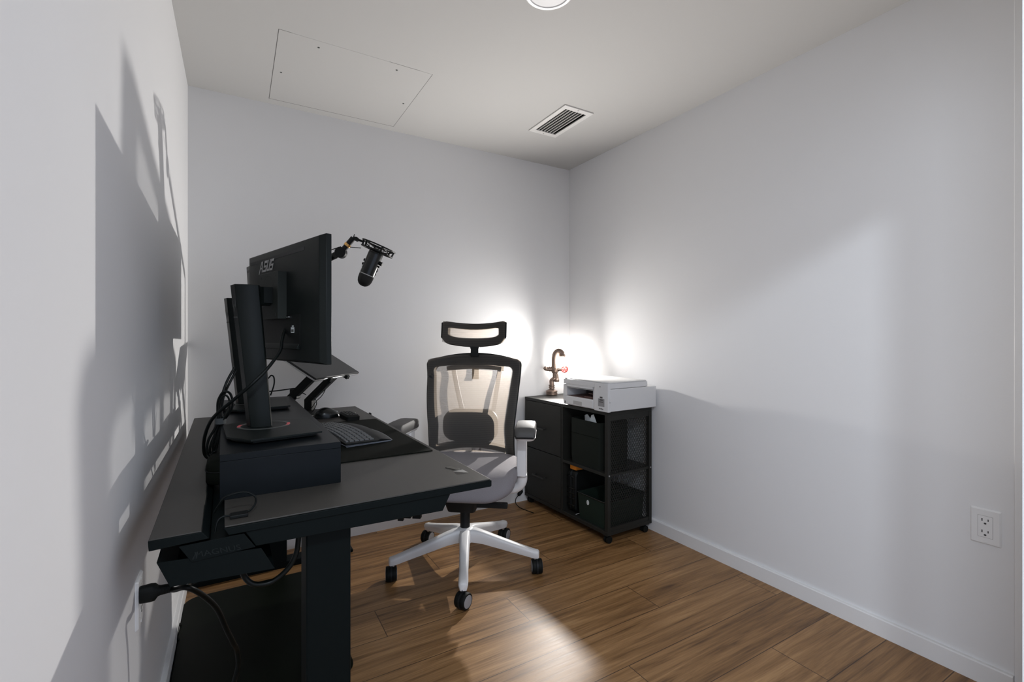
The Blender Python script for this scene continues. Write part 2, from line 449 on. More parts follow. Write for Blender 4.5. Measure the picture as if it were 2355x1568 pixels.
# top slab, left edge slanted on its end, with bevelled underside rails
MB().prism([(.1218, DZ - .0035), (.735, DZ - .0035), (.735, DZ - .0185), (.732, DZ - .0205), (.130, DZ - .0185)], 0, DL, 'xzy').build('desktop', DMETAL, desk, bevel=.0012)
MB().box(.123, .7325, .003, DL - .003, DZ - .0036, DZ).build('leatherette_pad', LEATHER, desk, bevel=.0012)
MB().prism([(.159, DZ - .0190), (.6175, DZ - .0190), (.596, DZ - .060), (.1787, DZ - .053)], 0.004, DL - .004, 'xzy').build('underframe', DMETAL, desk, bevel=.001)
MB().prism([(0, DZ - .0025), (.0850, DZ - .0025), (.0973, DZ - .0175), (.0012, DZ - .0212)], 0, DL, 'xzy').build('rear_lid', DMETAL, desk, bevel=.001)
MB().prism([(.0008, DZ - .0026), (.0846, DZ - .0026), (.0833, DZ), (.0015, DZ)], .002, DL - .002, 'xzy').build('lid_pad', LEATHER, desk, bevel=.0006)
# folded sheet cable tray under the lid
tray = MB()
tray.prism([(.013, .6911), (.1882, .6784), (.2131, .6297), (.0339, .6397)], 0.002, .004, 'xzy')
tray.prism([(.013, .6911), (.016, .6911), (.0369, .6417), (.2131, .6317), (.2131, .6297), (.0339, .6397)], .004, DL - .004, 'xzy')
tray.prism([(.013, .6911), (.1882, .6784), (.2131, .6297), (.0339, .6397)], DL - .004, DL - .002, 'xzy')
tray_o = tray.build('cable_tray', DMETAL, desk, bevel=.0006)
plate_o = MB().prism([(.0475, .7147), (.157, .7165), (.1775, .6845), (.0683, .6798)], -0.001, .0015, 'xzy').build('tray_end_plate', DMETAL, desk, bevel=.0004)
text_part('lettering', 'MAGNUS', FAINT, plate_o, .0165, frame_M((.112, -0.0013, .6915), (1, 0, -.03), (-.2, 0, 1)), xscale=1.15)
MB().prism([(.069, .686), (.0745, .697), (.0725, .686), (.0705, .684)], -.0016, -.0008, 'xzy').prism([(.0745, .686), (.0770, .699), (.0785, .697), (.0770, .685)], -.0016, -.0008, 'xzy').build('emblem', FAINT, plate_o, smooth=False)
# strip bridging the gap between lid and top
MB().box(.098, .160, 0.004, DL - .004, .700, .7025).build('gap_floor', DMETAL, desk, smooth=False)
for v0 in (.05, DL - .14):
    leg = MB().box(.2815, .3800, v0, v0 + .085, .03, .690).build('leg', DMETAL, desk, bevel=.004)
    ft = MB().prism([(-.002, .0), (.690, .0), (.694, .012), (.66, .030), (.03, .030), (-.006, .012)], v0 + .005, v0 + .080, 'xzy').build('foot', DMETAL, leg, bevel=.003)
# badge let into the corner of the pad
MB().prism([(.672, .165), (.690, .172), (.7000, .128), (.690, .120)], DZ, DZ + .0012, 'xyz').build('metal_badge', DSTEEL, desk, bevel=.0005)
MB().add([(.676, .120, DZ), (.703, .112, DZ), (.7085, .086, DZ), (.6965, .094, DZ), (.700, .108, DZ + .0045)], [(0, 1, 4), (1, 2, 4), (2, 3, 4), (3, 0, 4), (3, 2, 1, 0)]).build('metal_badge', SILVER, desk, smooth=False)
MB().box(.733, .741, 1.235, 1.262, DZ - .012, DZ + .004).build('edge_clip', BLACK, desk, bevel=.002)

# ------------------------------------------------------------------ monitor riser
RZ = DZ + .1065
t = thing('monitor_riser', 'long black laminate monitor riser on the desk under both monitors', 'riser', dw(.113, .180, DZ), (0, 0, TH))
MB().box(0, .270, 0, 1.107, .0905, .1065).build('shelf', RISERM, t, bevel=.0007)
for yy in (0, 1.091):
    MB().box(0, .270, yy, yy + .016, 0, .0903).build('side_panel', RISERM, t, bevel=.0007)
MB().box(.252, .266, .016, 1.091, .060, .0903).build('front_rail', RISERM, t, bevel=.0007)

# ------------------------------------------------------------------ monitors
def slashed(mb, segs, M):
    for poly in segs: mb.prism(poly, 0, .0006, 'xyz', M)
def maker_strokes():
    """the maker's lettering as slanted strokes, in a box about 1 high and 3.4 long"""
    S = []
    def par(x0, x1, y0, y1, k=.45): S.append([(x0 + k * y0, y0), (x1 + k * y0, y0), (x1 + k * y1, y1), (x0 + k * y1, y1)])
    par(-.04, .10, -.14, 1.0, .66); par(.64, .82, 0, 1.0, .10); par(.26, .68, .30, .45, .40)
    par(1.0, 1.7, .78, 1.0); par(.98, 1.12, .46, .78); par(.98, 1.68, .40, .56); par(1.52, 1.68, .14, .44); par(.92, 1.66, 0, .18)
    par(1.80, 1.97, .0, 1.0); par(1.82, 2.45, 0, .18); par(2.32, 2.48, .14, 1.0)
    par(2.60, 3.30, .78, 1.0); par(2.60, 2.75, .46, .78); par(2.60, 3.30, .40, .56); par(3.14, 3.30, .14, .44); par(2.55, 3.28, 0, .18)
    return S

def monitor(label, basep, base_rot, colp, panel_c, panel_ang, tilt, detail=True):
    """basep, colp: spots on the riser (desk frame); panel_c: world centre; panel_ang: turn of the panel about z"""
    root = thing('monitor', label, 'monitor', dw(*basep, RZ), (0, 0, TH + base_rot))
    inv = (Matrix.Translation(dw(*basep, RZ)) @ Matrix.Rotation(TH + base_rot, 4, 'Z')).inverted()
    # base plate (local): faceted, thicker in the middle
    P = [(-.116, .10), (-.108, -.100), (-.056, -.172), (.118, -.146), (.118, .090), (-.04, .150)]
    low = [(p * .90, q * .90) for p, q in P]
    b = MB().loft([[(p, q, .002) for p, q in low], [(p, q, .0085) for p, q in low], [(p, q, .0100) for p, q in P], [(p, q, .0150) for p, q in P]])
    b.build('base', MONB, root, bevel=.0006)
    base = root.children[0]
    cl = inv @ dw(*colp, RZ); cx, cy = cl.x, cl.y
    def ring(r0, r1, z, h): return [(cx + r0 * math.cos(i * math.pi / 32), cy + r0 * math.sin(i * math.pi / 32), z) for i in range(64)]
    MB().lathe([(.070, .0150), (.070, .0156), (.060, .0156), (.060, .0150)], 64, Matrix.Translation((cx + .005, cy, 0)), cap=False).build('textured_ring', LOGOD, base)
    for a0, a1 in ((152, 184), (-27, 6)):
        n = 8
        inner = [((cx + .005) + .061 * math.cos(R(a0 + (a1 - a0) * i / n)), cy + .061 * math.sin(R(a0 + (a1 - a0) * i / n))) for i in range(n + 1)]
        outer = [((cx + .005) + .069 * math.cos(R(a0 + (a1 - a0) * i / n)), cy + .069 * math.sin(R(a0 + (a1 - a0) * i / n))) for i in range(n, -1, -1)]
        MB().prism(inner + outer, .0152, .0161, 'xyz').build('red_arc', REDRING, base, smooth=False)
    # column: faceted section facing the wall, leaning slightly back
    def turn(p, q): return (p * math.cos(R(13)) - q * math.sin(R(13)), p * math.sin(R(13)) + q * math.cos(R(13)))
    secs = [(-.040, -.022), (-.040, .022), (-.014, .038), (.016, .038), (.022, .030), (.022, -.030), (.016, -.038), (-.014, -.038)]
    z0, z1 = .0145, .423
    lean = -.036
    rings = []
    for z, k in ((z0, .90), (z0 + .10, .93), (z1, 1.02)):
        fz = (z - z0) / (z1 - z0)
        rings.append([(cx + turn(p, q)[0] * k + lean * fz, cy + turn(p, q)[1] * k, z) for p, q in secs])
    colo = MB().loft(rings).build('column', MONB, root, bevel=.0015)
    # wing-shaped emblem and lettering on the wall-facing facet
    def facet(z):
        k = .93 + .09 * (z - z0 - .10) / (z1 - z0 - .10); p, q = turn(-.0410 * k, 0)
        return Vector((cx + p + lean * (z - z0) / (z1 - z0), cy + q, z))
    fx_ = Vector((*turn(0, -1), 0)); fz_ = (facet(.33) - facet(.30)).normalized()
    Mx = frame_M(facet(.365), fx_, fz_)
    wing = MB()
    slashed(wing, [[(-.0155, .014), (-.0135, -.004), (-.004, -.012), (-.0045, -.004), (-.009, 0)], [(.0155, .014), (.009, 0), (.0045, -.004), (.004, -.012), (.0135, -.004)],
                   [(-.006, .003), (-.003, -.002), (.003, -.002), (.006, .003), (.0, -.001)], [(-.0035, -.010), (.0035, -.010), (0, -.019)]], Mx)
    wing.build('wing_emblem', LOGOD, colo, smooth=False)
    text_part('lettering', 'TUF GAMING', LOGOD, colo, .0062, frame_M(facet(.330), fx_, fz_))
    # panel: its own frame, x towards the far end, y out of the back, z up
    Mp = Matrix.Translation(panel_c) @ Matrix.Rotation(panel_ang, 4, 'Z') @ Matrix.Rotation(tilt, 4, 'X')
    L = inv @ Mp
    w, h = .567, .349
    hw, hh = w / 2, h / 2
    shell = MB()
    def rr(k, y): return [(hw * k[0] * sx, y, (hh * k[1]) * sz + k[2]) for sx, sz in ((1, -1), (1, 1), (-1, 1), (-1, -1))]
    shell.loft([rr((1, 1, 0), -.006), rr((1, 1, 0), .008), rr((.955, .965, 0), .0225), rr((.93, .94, 0), .0235), rr((.60, .55, 0), .0250)], M=L)
    sh = shell.build('rear_shell', MONB, root, bevel=.0015)
    MB().box(-hw + .004, hw - .004, -.0072, -.0055, -hh + .012, hh - .004, L).build('screen', SCREEN, root, smooth=False)
    # vent slot along the top of the shell
    MB().prism([(-.182, .0200), (.253, .0200), (.253, .0246), (-.182, .0246)], hh - .0345, hh - .0245, 'xyz', L).build('vent_slot', GROOVE, sh, smooth=False)
    # vesa block and swivel neck
    vx, vz = .014, .0225
    vb = MB().box(vx - .074, vx + .074, .022, .050, vz - .070, vz + .070, L).build('mount_plate', MONP, root, bevel=.001)
    ring_m = MB()
    ro = [(vx + .0500 * math.cos(i * math.pi / 24), vz + .0600 * math.sin(i * math.pi / 24)) for i in range(48)]
    ri = [(vx + .0488 * math.cos(i * math.pi / 24), vz + .0588 * math.sin(i * math.pi / 24)) for i in range(48)]
    for i in range(48):
        j = (i + 1) % 48
        ring_m.add([(ro[i][0], .0503, ro[i][1]), (ro[j][0], .0503, ro[j][1]), (ri[j][0], .0503, ri[j][1]), (ri[i][0], .0503, ri[i][1])], [(0, 1, 2, 3)], L)
    ring_m.build('round_seam', GROOVE, vb, smooth=False)
    for sx in (-.058, .058):
        for sz in (-.057, .057):
            MB().lathe([(.0035, 0), (.0035, .0006)], 12, L @ Matrix.Translation((vx + sx, .050, vz + sz)) @ Matrix.Rotation(R(-90), 4, 'X')).build('screw', GROOVE, vb)
    neck_end = Vector((cx + lean * .88, cy, .352))
    na = L @ Vector((vx, .050, vz))
    st_ = [(.048, vz - .024), (.072, vz - .024)] + [(.072 + .024 * math.cos(R(-90 + 15 * i)), vz + .024 * math.sin(R(-90 + 15 * i))) for i in range(1, 12)] + [(.072, vz + .024), (.048, vz + .024)]
    MB().prism(st_, vx - .036, vx + .034, 'yzx', L).build('swivel_drum', MONB, root, bevel=.001)
    nd = (neck_end - na); nd.z = 0; nd.normalize(); sdv = Vector((-nd.y, nd.x, 0))
    nM = Matrix((nd, sdv, Vector((0, 0, 1)))).transposed().to_4x4(); nM.translation = na
    ln = (neck_end - na); ln.z = 0
    MB().box(.012, ln.length - .010, -.026, .026, -.030, .024, nM).build('swivel_neck', MONB, root, bevel=.002)
    if detail:
        # raised dark panel for the shade inside the input recess, and its lip
        rec = MB().box(-.156, .20, .0235, .0256, -.128, -.036, L).build('port_shade_panel', BLACK, sh, bevel=.0005)
        MB().prism([(.0245, -.137), (.0330, -.135), (.0330, -.130), (.0262, -.119)], -.154, .20, 'yzx', L).build('recess_lip', MONB, sh, bevel=.001)
        MB().box(-.117, -.094, .0256, .0260, -.089, -.073, L).box(-.113, -.101, .0256, .0260, -.071, -.068, L).build('sticker', LABELW, rec, smooth=False)
        MB().box(-.114, -.097, .0260, .0263, -.086, -.079, L).build('sticker_barcode', LOGOD, rec, smooth=False)
        MB().box(-.086, -.066, .0256, .0292, -.045, -.041, L).build('port_connector', SILVER, rec, bevel=.0005)
        # lettering
        k = .0345
        Ml = L @ frame_M((.165, .0250, .108), (-1, 0, 0), (0, 0, 1)) @ Matrix.Diagonal((k, k, 1, 1))
        lg = MB(); slashed(lg, maker_strokes(), Ml)
        lg.build('maker_lettering', LOGO, sh, smooth=False)
    return root
M1C = (.1372, 1.600, 1.2185)
m1 = monitor('black monitor nearest the doorway on its stand with pale maker lettering on its back', (.235, .420), 0.0, (.217, .455), M1C, R(90 + 16.06), 0.0)
m2 = monitor('black monitor on the far half of the riser, mostly hidden behind the nearer monitor', (.222, 1.000), R(-2), (.200, 1.025), (.120, 2.170, 1.262), R(90 + 10), R(-3))

# ------------------------------------------------------------------ microphone on a boom arm
PT = Vector((.090, 2.600, DZ))
kn = Vector((.395, 2.145, 1.483)); top = Vector((.442, 2.117, 1.547))
t = thing('boom_arm', 'black microphone boom arm reaching out from behind the monitors', 'microphone arm', PT)
iv = Matrix.Translation(-PT)
MB().box(-.03, .03, -.03, .03, 0, .022).cyl((0, 0, .02), (0, 0, .593), .0145).build('post', BLACK, t, bevel=.002)
ptop = PT + Vector((0, 0, .593))
MB().tube([iv @ ptop, iv @ (kn + (ptop - kn) * .06)], .0148, 14).build('long_arm', BLACK, t)
MB().tube([iv @ (ptop + Vector((.002, .002, .02))), iv @ (kn + Vector((-.03, .03, .016))), iv @ (kn + Vector((0, 0, .026)))], .002, 6).build('arm_cord', CABLE, t)
MB().tube([tuple(Vector(p) - PT) for p in spline([(.423, 2.129, 1.513), (.428, 2.126, 1.508), (.450, 2.112, 1.505), (.470, 2.100, 1.503)], 6)], .0018, 6).build('arm_cord', CABLE, t)
ax = Vector((.506, .8627, 0))
MB().cyl(iv @ (kn - ax * .014), iv @ (kn + ax * .015), .0240, n=28).build('elbow_knuckle', BLACK, t, bevel=.002)
dv_ = (top - kn).normalized()
MB().cyl(iv @ kn, iv @ top, .0120, .0120).build('short_arm', BLACK, t)
MB().cyl(iv @ (kn + dv_ * .038), iv @ (kn + dv_ * .050), .0145, n=24).build('brass_ring', BRASS, t, bevel=.0012)
jt = top + Vector((.012, -.008, -.006))
MB().cyl(iv @ (jt - ax * .010), iv @ (jt + ax * .010), .009).cyl(iv @ top, iv @ (jt), .008).cyl(iv @ (top + Vector((0, 0, .003))), iv @ (top + Vector((.004, -.002, .016))), .002, n=8).build('tilt_joint', BLACK, t)

sm_c = Vector((.534, 2.063, 1.500))                       # centre of the shock mount
lat = Vector((.8627, -.5058, 0))
axis_up = (Vector((0, 0, 1)) * .90 + lat * .38).normalized()   # from grille to the mount
side = (lat - axis_up * lat.dot(axis_up)).normalized()
depd = axis_up.cross(side)
SMM = Matrix((side, depd, axis_up)).transposed().to_4x4(); SMM.translation = sm_c
t = thing('shock_mount', 'round black cord strung shock mount holding the microphone', 'shock mount', sm_c)
ml = Matrix.Translation(-sm_c) @ SMM
def circ(r, z, n=40, a=0): return [tuple(ml @ Vector((r * math.cos(2 * math.pi * i / n + a), r * math.sin(2 * math.pi * i / n + a), z))) for i in range(n)]
MB().tube(circ(.072, .012), .0032, 8, True).build('upper_ring', BLACK, t)
MB().tube(circ(.068, -.012), .0032, 8, True).build('lower_ring', BLACK, t)
MB().tube(circ(.037, .006), .003, 8, True).tube(circ(.037, -.010), .003, 8, True).build('inner_cradle', BLACK, t)
for i in range(6):
    a = 2 * math.pi * i / 6
    MB().cyl(ml @ Vector((.072 * math.cos(a), .072 * math.sin(a), .014)), ml @ Vector((.068 * math.cos(a), .068 * math.sin(a), -.014)), .0042, n=8).build('spacer_post', BLACK, t)
cd = MB(); pts = []
for i in range(12):
    a = 2 * math.pi * (i + .25) / 12
    r, z = ((.071, .010), (.037, -.008))[i % 2]
    pts.append(tuple(ml @ Vector((r * math.cos(a), r * math.sin(a), z))))
cd.tube(pts, .0016, 6, True).build('elastic_cord', RUBBER, t)
MB().tube([iv @ jt + (PT - sm_c), tuple(ml @ Vector((-.071, 0, .004)))], .005, 8).build('mount_stub', BLACK, t)
# microphone
mb0 = sm_c - axis_up * .004
t = thing('microphone', 'black studio microphone hanging upside down from the shock mount', 'microphone', mb0)
MM = Matrix((side, depd, axis_up)).transposed().to_4x4()
prof = [(.001, -.172), (.011, -.1705), (.020, -.165), (.027, -.156), (.0308, -.144), (.0318, -.128), (.0318, -.120)]
MB().lathe(prof, 36, MM).build('grille', mat('microphone_grille', (.006, .0065, .006), .6, bump=.6, bscale=1500), t)
MB().lathe([(.0318, -.120), (.0325, -.119), (.0325, -.1175), (.0318, -.1165)], 36, MM).build('chrome_band', LOGO, t)
MB().lathe([(.0318, -.1165), (.0318, -.022), (.0300, -.010), (.026, -.004), (.016, .002), (.010, .004)], 36, MM).build('body', BLACKG, t)
for sx, z, r_, l_ in ((1, -.052, .0085, .012), (1, -.068, .004, .006), (-1, -.062, .006, .006), (-1, -.080, .006, .006), (-1, -.092, .003, .003)):
    MB().cyl(MM @ Vector((sx * .031, 0, z)), MM @ Vector((sx * (.032 + l_), 0, z)), r_, n=16).build('knob', BLACK, t, bevel=.0006)
MB().tube(spline([MM @ Vector((.030, .003, -.075)), MM @ Vector((.035, .003, -.085)), MM @ Vector((.032, .003, -.095)), MM @ Vector((.034, .003, -.108))], 5), .0015, 6).build('side_clip', BLACK, t)
# ------------------------------------------------------------------ laptop on its stand
LA, LB = Vector((.306, 2.276, .915)), Vector((.559, 2.568, .915))
le = (LB - LA).normalized(); lang = math.atan2(le.y, le.x)
lc = (LA + LB) / 2
LT = R(30)
lrot = Euler((LT, 0, lang))
t = thing('laptop', 'closed dark laptop lying tilted on a raised stand behind the nearer monitor', 'laptop', lc, lrot)
hwL = (LB - LA).length / 2
MB().box(-hwL, hwL, 0, .250, .0095, .0170).build('lid', mat('laptop_dark_lid', (.020, .021, .021), .42, var=.05, vscale=40), t, bevel=.0015)
MB().box(-hwL, hwL, 0.0, .250, 0, .0080).build('base', SILVER, t, bevel=.0012)
MB().box(-hwL + .001, hwL - .001, .001, .249, .0075, .0100).build('hinge_gap', BLACK, t, smooth=False)
em = MB()
for poly in ([(-.115, .185), (-.085, .197), (-.070, .190), (-.098, .182)], [(-.104, .176), (-.082, .172), (-.072, .180), (-.080, .178)]):
    em.prism(poly, .0169, .0173, 'xyz')
em.build('lid_emblem', LOGOD, t, smooth=False)
# stand: two slanted side arms on a base plate, sloping platform with two front lips
LMAT = Matrix.Translation(lc) @ lrot.to_matrix().to_4x4()
sb = LMAT @ Vector((0, .16, 0)); sb = Vector((.335, 2.475, DZ))
t = thing('laptop_stand', 'black folding laptop stand with slanted side arms on the far desk corner', 'laptop stand', sb, (0, 0, lang))
si = (Matrix.Translation(sb) @ Matrix.Rotation(lang, 4, 'Z')).inverted()
pl = MB().box(-.115, .115, .012, .225, -.006, -.0005, si @ LMAT)
plo = pl.build('platform', BLACK, t, bevel=.001)
for xx in (-.075, .075):
    lp = MB().box(xx - .012, xx + .012, -.012, .020, -.006, -.0008, si @ LMAT).box(xx - .012, xx + .012, -.012, -.002, -.006, .012, si @ LMAT)
    lp.build('front_lip', BLACK, plo, bevel=.001)
for xx in (-.115, .085):
    a_ = si @ (LMAT @ Vector((xx, .045, -.006)))
    x0, x1 = xx - .004, xx + .026
    yb = si @ Vector(sb)
    y_low = .085
    poly = [(a_.y - .018, a_.z), (a_.y + .022, a_.z + .012), (y_low + .030, .060), (y_low + .030, .006), (y_low - .012, .006), (y_low - .012, .055)]
    MB().prism(poly, x0, x1, 'yzx').build('side_arm', BLACK, t, bevel=.0015)
MB().box(-.125, .125, -.02, .125, 0, .006).build('base_plate', BLACK, t, bevel=.001)
hub_o = MB().box(-.118, -.083, .02, .055, .090, .135).build('usb_hub', BLACK, bevel=.004)
hub_o.data.transform(Matrix.Rotation(lang, 4, 'Z') @ Matrix.Translation((.0, .0, -.09))); hub_o.location = sb + Vector((0, 0, .09))
tag(hub_o, 'small black cable hub clipped on the laptop stand arm', 'hub')

# ------------------------------------------------------------------ desk mat, keyboard, mouse, brick
o = MB().prism(rrect(.400, .705, .006, 4, .516, .722), DZ, DZ + .0035, 'xyz')
o.v = [tuple(dw(*p)) for p in o.v]
o = o.build('desk_mat', CLOTH, origin=dw(.516, .722, DZ)); tag(o, 'black cloth desk mat lying under the keyboard and mouse', 'desk mat')
KT = R(8.5)
kb_o = dw(.478, .552, DZ + .0035)
t = thing('keyboard', 'black curved keyboard with grey keys and palm rest on the desk mat', 'keyboard', kb_o, (0, 0, TH + KT))
KL = .455
def kedge(s):   # front edge of the palm rest, bowed towards the sitter
    return .165 + .030 * math.sin(math.pi * min(1, s * 1.02)) - .055 * s * s * .4
rings_t, N = [], 26
def kring(z_in, z_out, inset):
    pts = []
    for i in range(N + 1):
        s = i / N; pts.append((kedge(s) - inset, s * KL + (inset if i == 0 else -inset if i == N else 0), z_out))
    for i in range(N, -1, -1):
        s = i / N; pts.append((-.004 + inset, s * KL + (inset if i == 0 else -inset if i == N else 0), z_in))
    return pts
MB().loft([kring(.0, .0, .004), kring(.0062, .0044, -.0008), kring(.0070, .0050, .002)]).build('underside', KEYEDGE, t)
def wave(s): return .010 * math.sin(math.pi * s)
shell = MB()
cols = []
for i in range(N + 1):
    s = i / N; y = s * KL; e = kedge(s); zz = wave(s)
    cols.append([(-.004, y, .0038), (-.004, y, .014 + zz * .6), (.110, y, .010 + zz), (.118, y, .013 + zz), (e - .040, y, .014 + zz), (e - .010, y, .008), (e, y, .0045), (e, y, .0036)])
shell.loft(cols)
shell.build('body', BLACK, t, angle=60)
kz = MB().box(-.0072, .0072, -.0072, .0072, 0, .005)
kp = [(-.0076, -.0076, 0), (.0076, -.0076, 0), (.0076, .0076, 0), (-.0076, .0076, 0)]
kq = [(-.0062, -.0062, .0055), (.0062, -.0062, .0055), (.0062, .0062, .0055), (-.0062, .0062, .0055)]
key0 = None
rows = [(.006, .62), (.023, 1.0), (.041, 1.0), (.059, 1.0), (.077, 1.0), (.095, 1.0)]
cnt = 0
for ri, (xr, dep) in enumerate(rows):
    ncol = 16 if ri == 0 else 15
    pitch = (KL - .034) / ncol
    for ci in range(ncol):
        s = (ci + .5) / ncol
        y = .016 + (ci + .5) * pitch
        bow = .010 * math.sin(math.pi * s) - .004
        if key0 is None:
            ko = MB().loft([kp, kq]).build('key', KEYM, t, bevel=.0008); key0 = ko
        else:
            ko = key0.copy(); COL.objects.link(ko); ko.parent = t
        ko.location = (xr + bow + .004, y, .0135 + wave(s) * (.6 + .4 * xr / .1) - .004 * xr / .1)
        ko.scale = (1.08 * dep, pitch / .0172 * 1.03, 1)
        cnt += 1
t = thing('mouse', 'black contoured mouse at the far end of the desk mat', 'mouse', dw(.535, 1.245, DZ), (0, 0, TH + R(6)))
rg = []
for k in range(13):
    a = k / 12; x = -.058 + .116 * a
    wd = .036 * (math.sin(math.pi * (.06 + .88 * a)) ** .55); hh_ = .006 + .042 * math.sin(math.pi * min(1, (.04 + .92 * a) ** .8)) ** .8
    rg.append([(x, wd * math.cos(math.pi * j / 14), max(.0008, hh_ * math.sin(math.pi * j / 14) ** .8)) for j in range(15)] + [(x, -wd * .5, .0006), (x, wd * .5, .0006)])
MB().loft(rg).build('shell', BLACKG, t, angle=70)
MB().cyl((-.030, -.004, .034), (-.030, .004, .034), .009, n=18).build('wheel', RUBBER, t)
MB().box(.050, .054, .016, .021, .020, .023).build('status_light', LABELW, t)

t = thing('charging_brick', 'small black ribbed block beside the mouse on the desk mat', 'block', dw(.618, 1.160, DZ + .0), (0, 0, TH + R(3)))
bk = MB().loft([[(p, q, 0.0005) for p, q in rrect(.058, .140, .008, 4)], [(p, q, .018) for p, q in rrect(.060, .142, .009, 4)], [(p, q, .026) for p, q in rrect(.046, .128, .008, 4)]])
bk.build('case', BLACK, t)
for k in range(3):
    MB().box(-.014 + .012 * k, -.009 + .012 * k, -.052, .052, .0255, .0275).build('rib', RUBBER, t, bevel=.0005)
o = MB().tube([dw(.640, 1.235, DZ + .008), dw(.668, 1.262, DZ + .007)], .003, 8).build('lead', mat('grey_lead', (.12, .12, .11), .5), t, local=(Matrix.Translation(dw(.618, 1.160, DZ)) @ Matrix.Rotation(TH + R(3), 4, 'Z')).inverted())

# pouch standing in the gap behind the riser
t = thing('pouch', 'black rounded zip pouch tucked under the riser at the wall side', 'pouch', dw(.128, .385, DZ), (0, 0, TH))
MB().loft([[(p * k, q * k, z) for p, q in rrect(.095, .150, .045, 6)] for z, k in ((.0005, .93), (.004, 1), (.030, 1.0), (.033, .97), (.036, 1.0), (.050, .96), (.058, .80))]).build('shell', CLOTH, t, angle=60)
MB().tube([(p * 1.005, q * 1.005, .033) for p, q in rrect(.095, .150, .045, 6)], .0016, 6, True).build('zip', RUBBER, t)

# ------------------------------------------------------------------ cables (points in the desk frame)
def cable(name, label, pts, r, cat='cable', per=8, group=None):
    W_ = [dw(*p) for p in pts]
    sp_ = spline(W_, per)
    mn = min(sp_, key=lambda p: p[2])
    return tag(MB().tube(sp_, r, 10).build(name, CABLE, origin=mn), label, cat, group)
cable('monitor_cable', 'thick black cable dropping from the nearer monitor across its column',
      [(.2930, .452, 1.160), (.2735, .432, 1.134), (.265, .415, 1.1045), (.258, .40, 1.0754), (.2226, .375, 1.026), (.1789, .365, .982), (.1366, .39, .9395), (.1058, .42, .908), (.0855, .45, .875), (.072, .50, .82), (.074, .56, .765), (.100, .60, .735)], .0046)
t = thing('cable_bundle', 'loops of black cable strapped together beside the monitor column', 'cables', dw(.095, .62, .739))
ti = Matrix.Translation(-dw(.095, .62, .739))
def strand(pts, r): MB().tube([tuple(ti @ dw(*p)) for p in spline(pts, 8)], r, 8).build('strand', CABLE, t)
strand([(.150, .64, 1.02), (.128, .63, .975), (.112, .62, .920), (.106, .62, .880), (.108, .62, .858), (.095, .62, .83), (.080, .62, .800), (.076, .62, .765), (.086, .62, .748), (.098, .62, .780), (.110, .62, .830), (.113, .62, .858)], .0040)
strand([(.155, .66, 1.01), (.134, .65, .965), (.120, .63, .930), (.114, .63, .890), (.113, .63, .858), (.102, .63, .825), (.088, .63, .790), (.083, .63, .762), (.094, .63, .757), (.103, .63, .800), (.116, .63, .840), (.118, .63, .858)], .0040)
strand([(.106, .61, .858), (.104, .61, .890), (.106, .61, .922), (.120, .61, .947), (.138, .61, .939), (.144, .61, .904), (.132, .61, .875), (.118, .61, .858)], .0036)
strand([(.109, .60, .858), (.108, .60, .895), (.113, .60, .925), (.124, .60, .937), (.134, .60, .925), (.136, .60, .895), (.124, .60, .870), (.115, .60, .857)], .0028)
strand([(.112, .615, .857), (.099, .615, .82), (.092, .615, .790), (.092, .615, .765), (.101, .615, .770), (.108, .615, .81), (.115, .615, .845)], .0028)
strand([(.118, .64, .858), (.130, .66, .885), (.145, .68, .905)], .0026)
strand([(.120, .63, .857), (.134, .65, .880), (.150, .66, .900)], .0026)
tb = MB()
ring_ = [(.1115 + .0155 * math.cos(a * math.pi / 8), .618 + .024 * math.sin(a * math.pi / 8)) for a in range(16)]
tb.loft([[tuple(ti @ dw(p, q, z)) for p, q in ring_] for z in (.849, .867)], cap=False)
tb.build('strap', TIE, t)
cable('loop_cable', 'black cable looping up behind the nearer monitor column', [(.270, 1.19, .925), (.2865, 1.2, .938), (.2967, 1.2, .9486), (.3069, 1.2, .9386), (.3069, 1.2, .9062), (.2933, 1.2, .861)], .0030)
cable('stand_cable', 'black cable stretched from the monitors across to the laptop stand', [(.240, 1.28, .868), (.283, 1.3, .868), (.3327, 1.3, .870), (.391, 1.3, .8755), (.4246, 1.3, .8747), (.445, 1.32, .866)], .0028)
cable('hub_cable', 'short thin arching cable beside the laptop stand arm', [(.395, 1.325, .800), (.4019, 1.33, .8321), (.4188, 1.33, .8495), (.4397, 1.33, .8482), (.455, 1.335, .840)], .0020)
cable('laptop_lead', 'thin curling wire hanging under the laptop, longest of the wires', [(.560, 1.45, .885), (.5641, 1.45, .8525), (.5452, 1.45, .8159), (.5183, 1.45, .789), (.490, 1.44, .750)], .0018)
cable('laptop_lead', 'thin straight wire running from under the laptop to the hub', [(.570, 1.4, .8854), (.5473, 1.4, .8582), (.5227, 1.4, .8336), (.505, 1.40, .815)], .0016)
cable('laptop_lead', 'thin wire bowing out in front of the hub on the laptop stand', [(.4885, 1.4, .8207), (.5066, 1.4, .8065), (.5126, 1.4, .7845), (.5005, 1.4, .755), (.488, 1.40, .742)], .0018)
cable('laptop_lead', 'thin wire close against the nearer laptop stand arm', [(.5411, 1.4, .8825), (.5268, 1.4, .8659), (.5005, 1.4, .842)], .0016)
t = thing('adapter_cable', 'thin black cable looping over the near desk corner into a small adapter box', 'cable', dw(.145, .055, DZ))
ai = Matrix.Translation(-dw(.145, .055, DZ))
MB().tube([tuple(ai @ dw(*p)) for p in spline([(.104, .075, .745), (.1139, .065, .765), (.1257, .06, .7800), (.1577, .06, .7843), (.1783, .06, .7723), (.1808, .06, .7576), (.1725, .057, .7455), (.164, .055, .742)], 8)], .0021, 8).build('loop', CABLE, t)
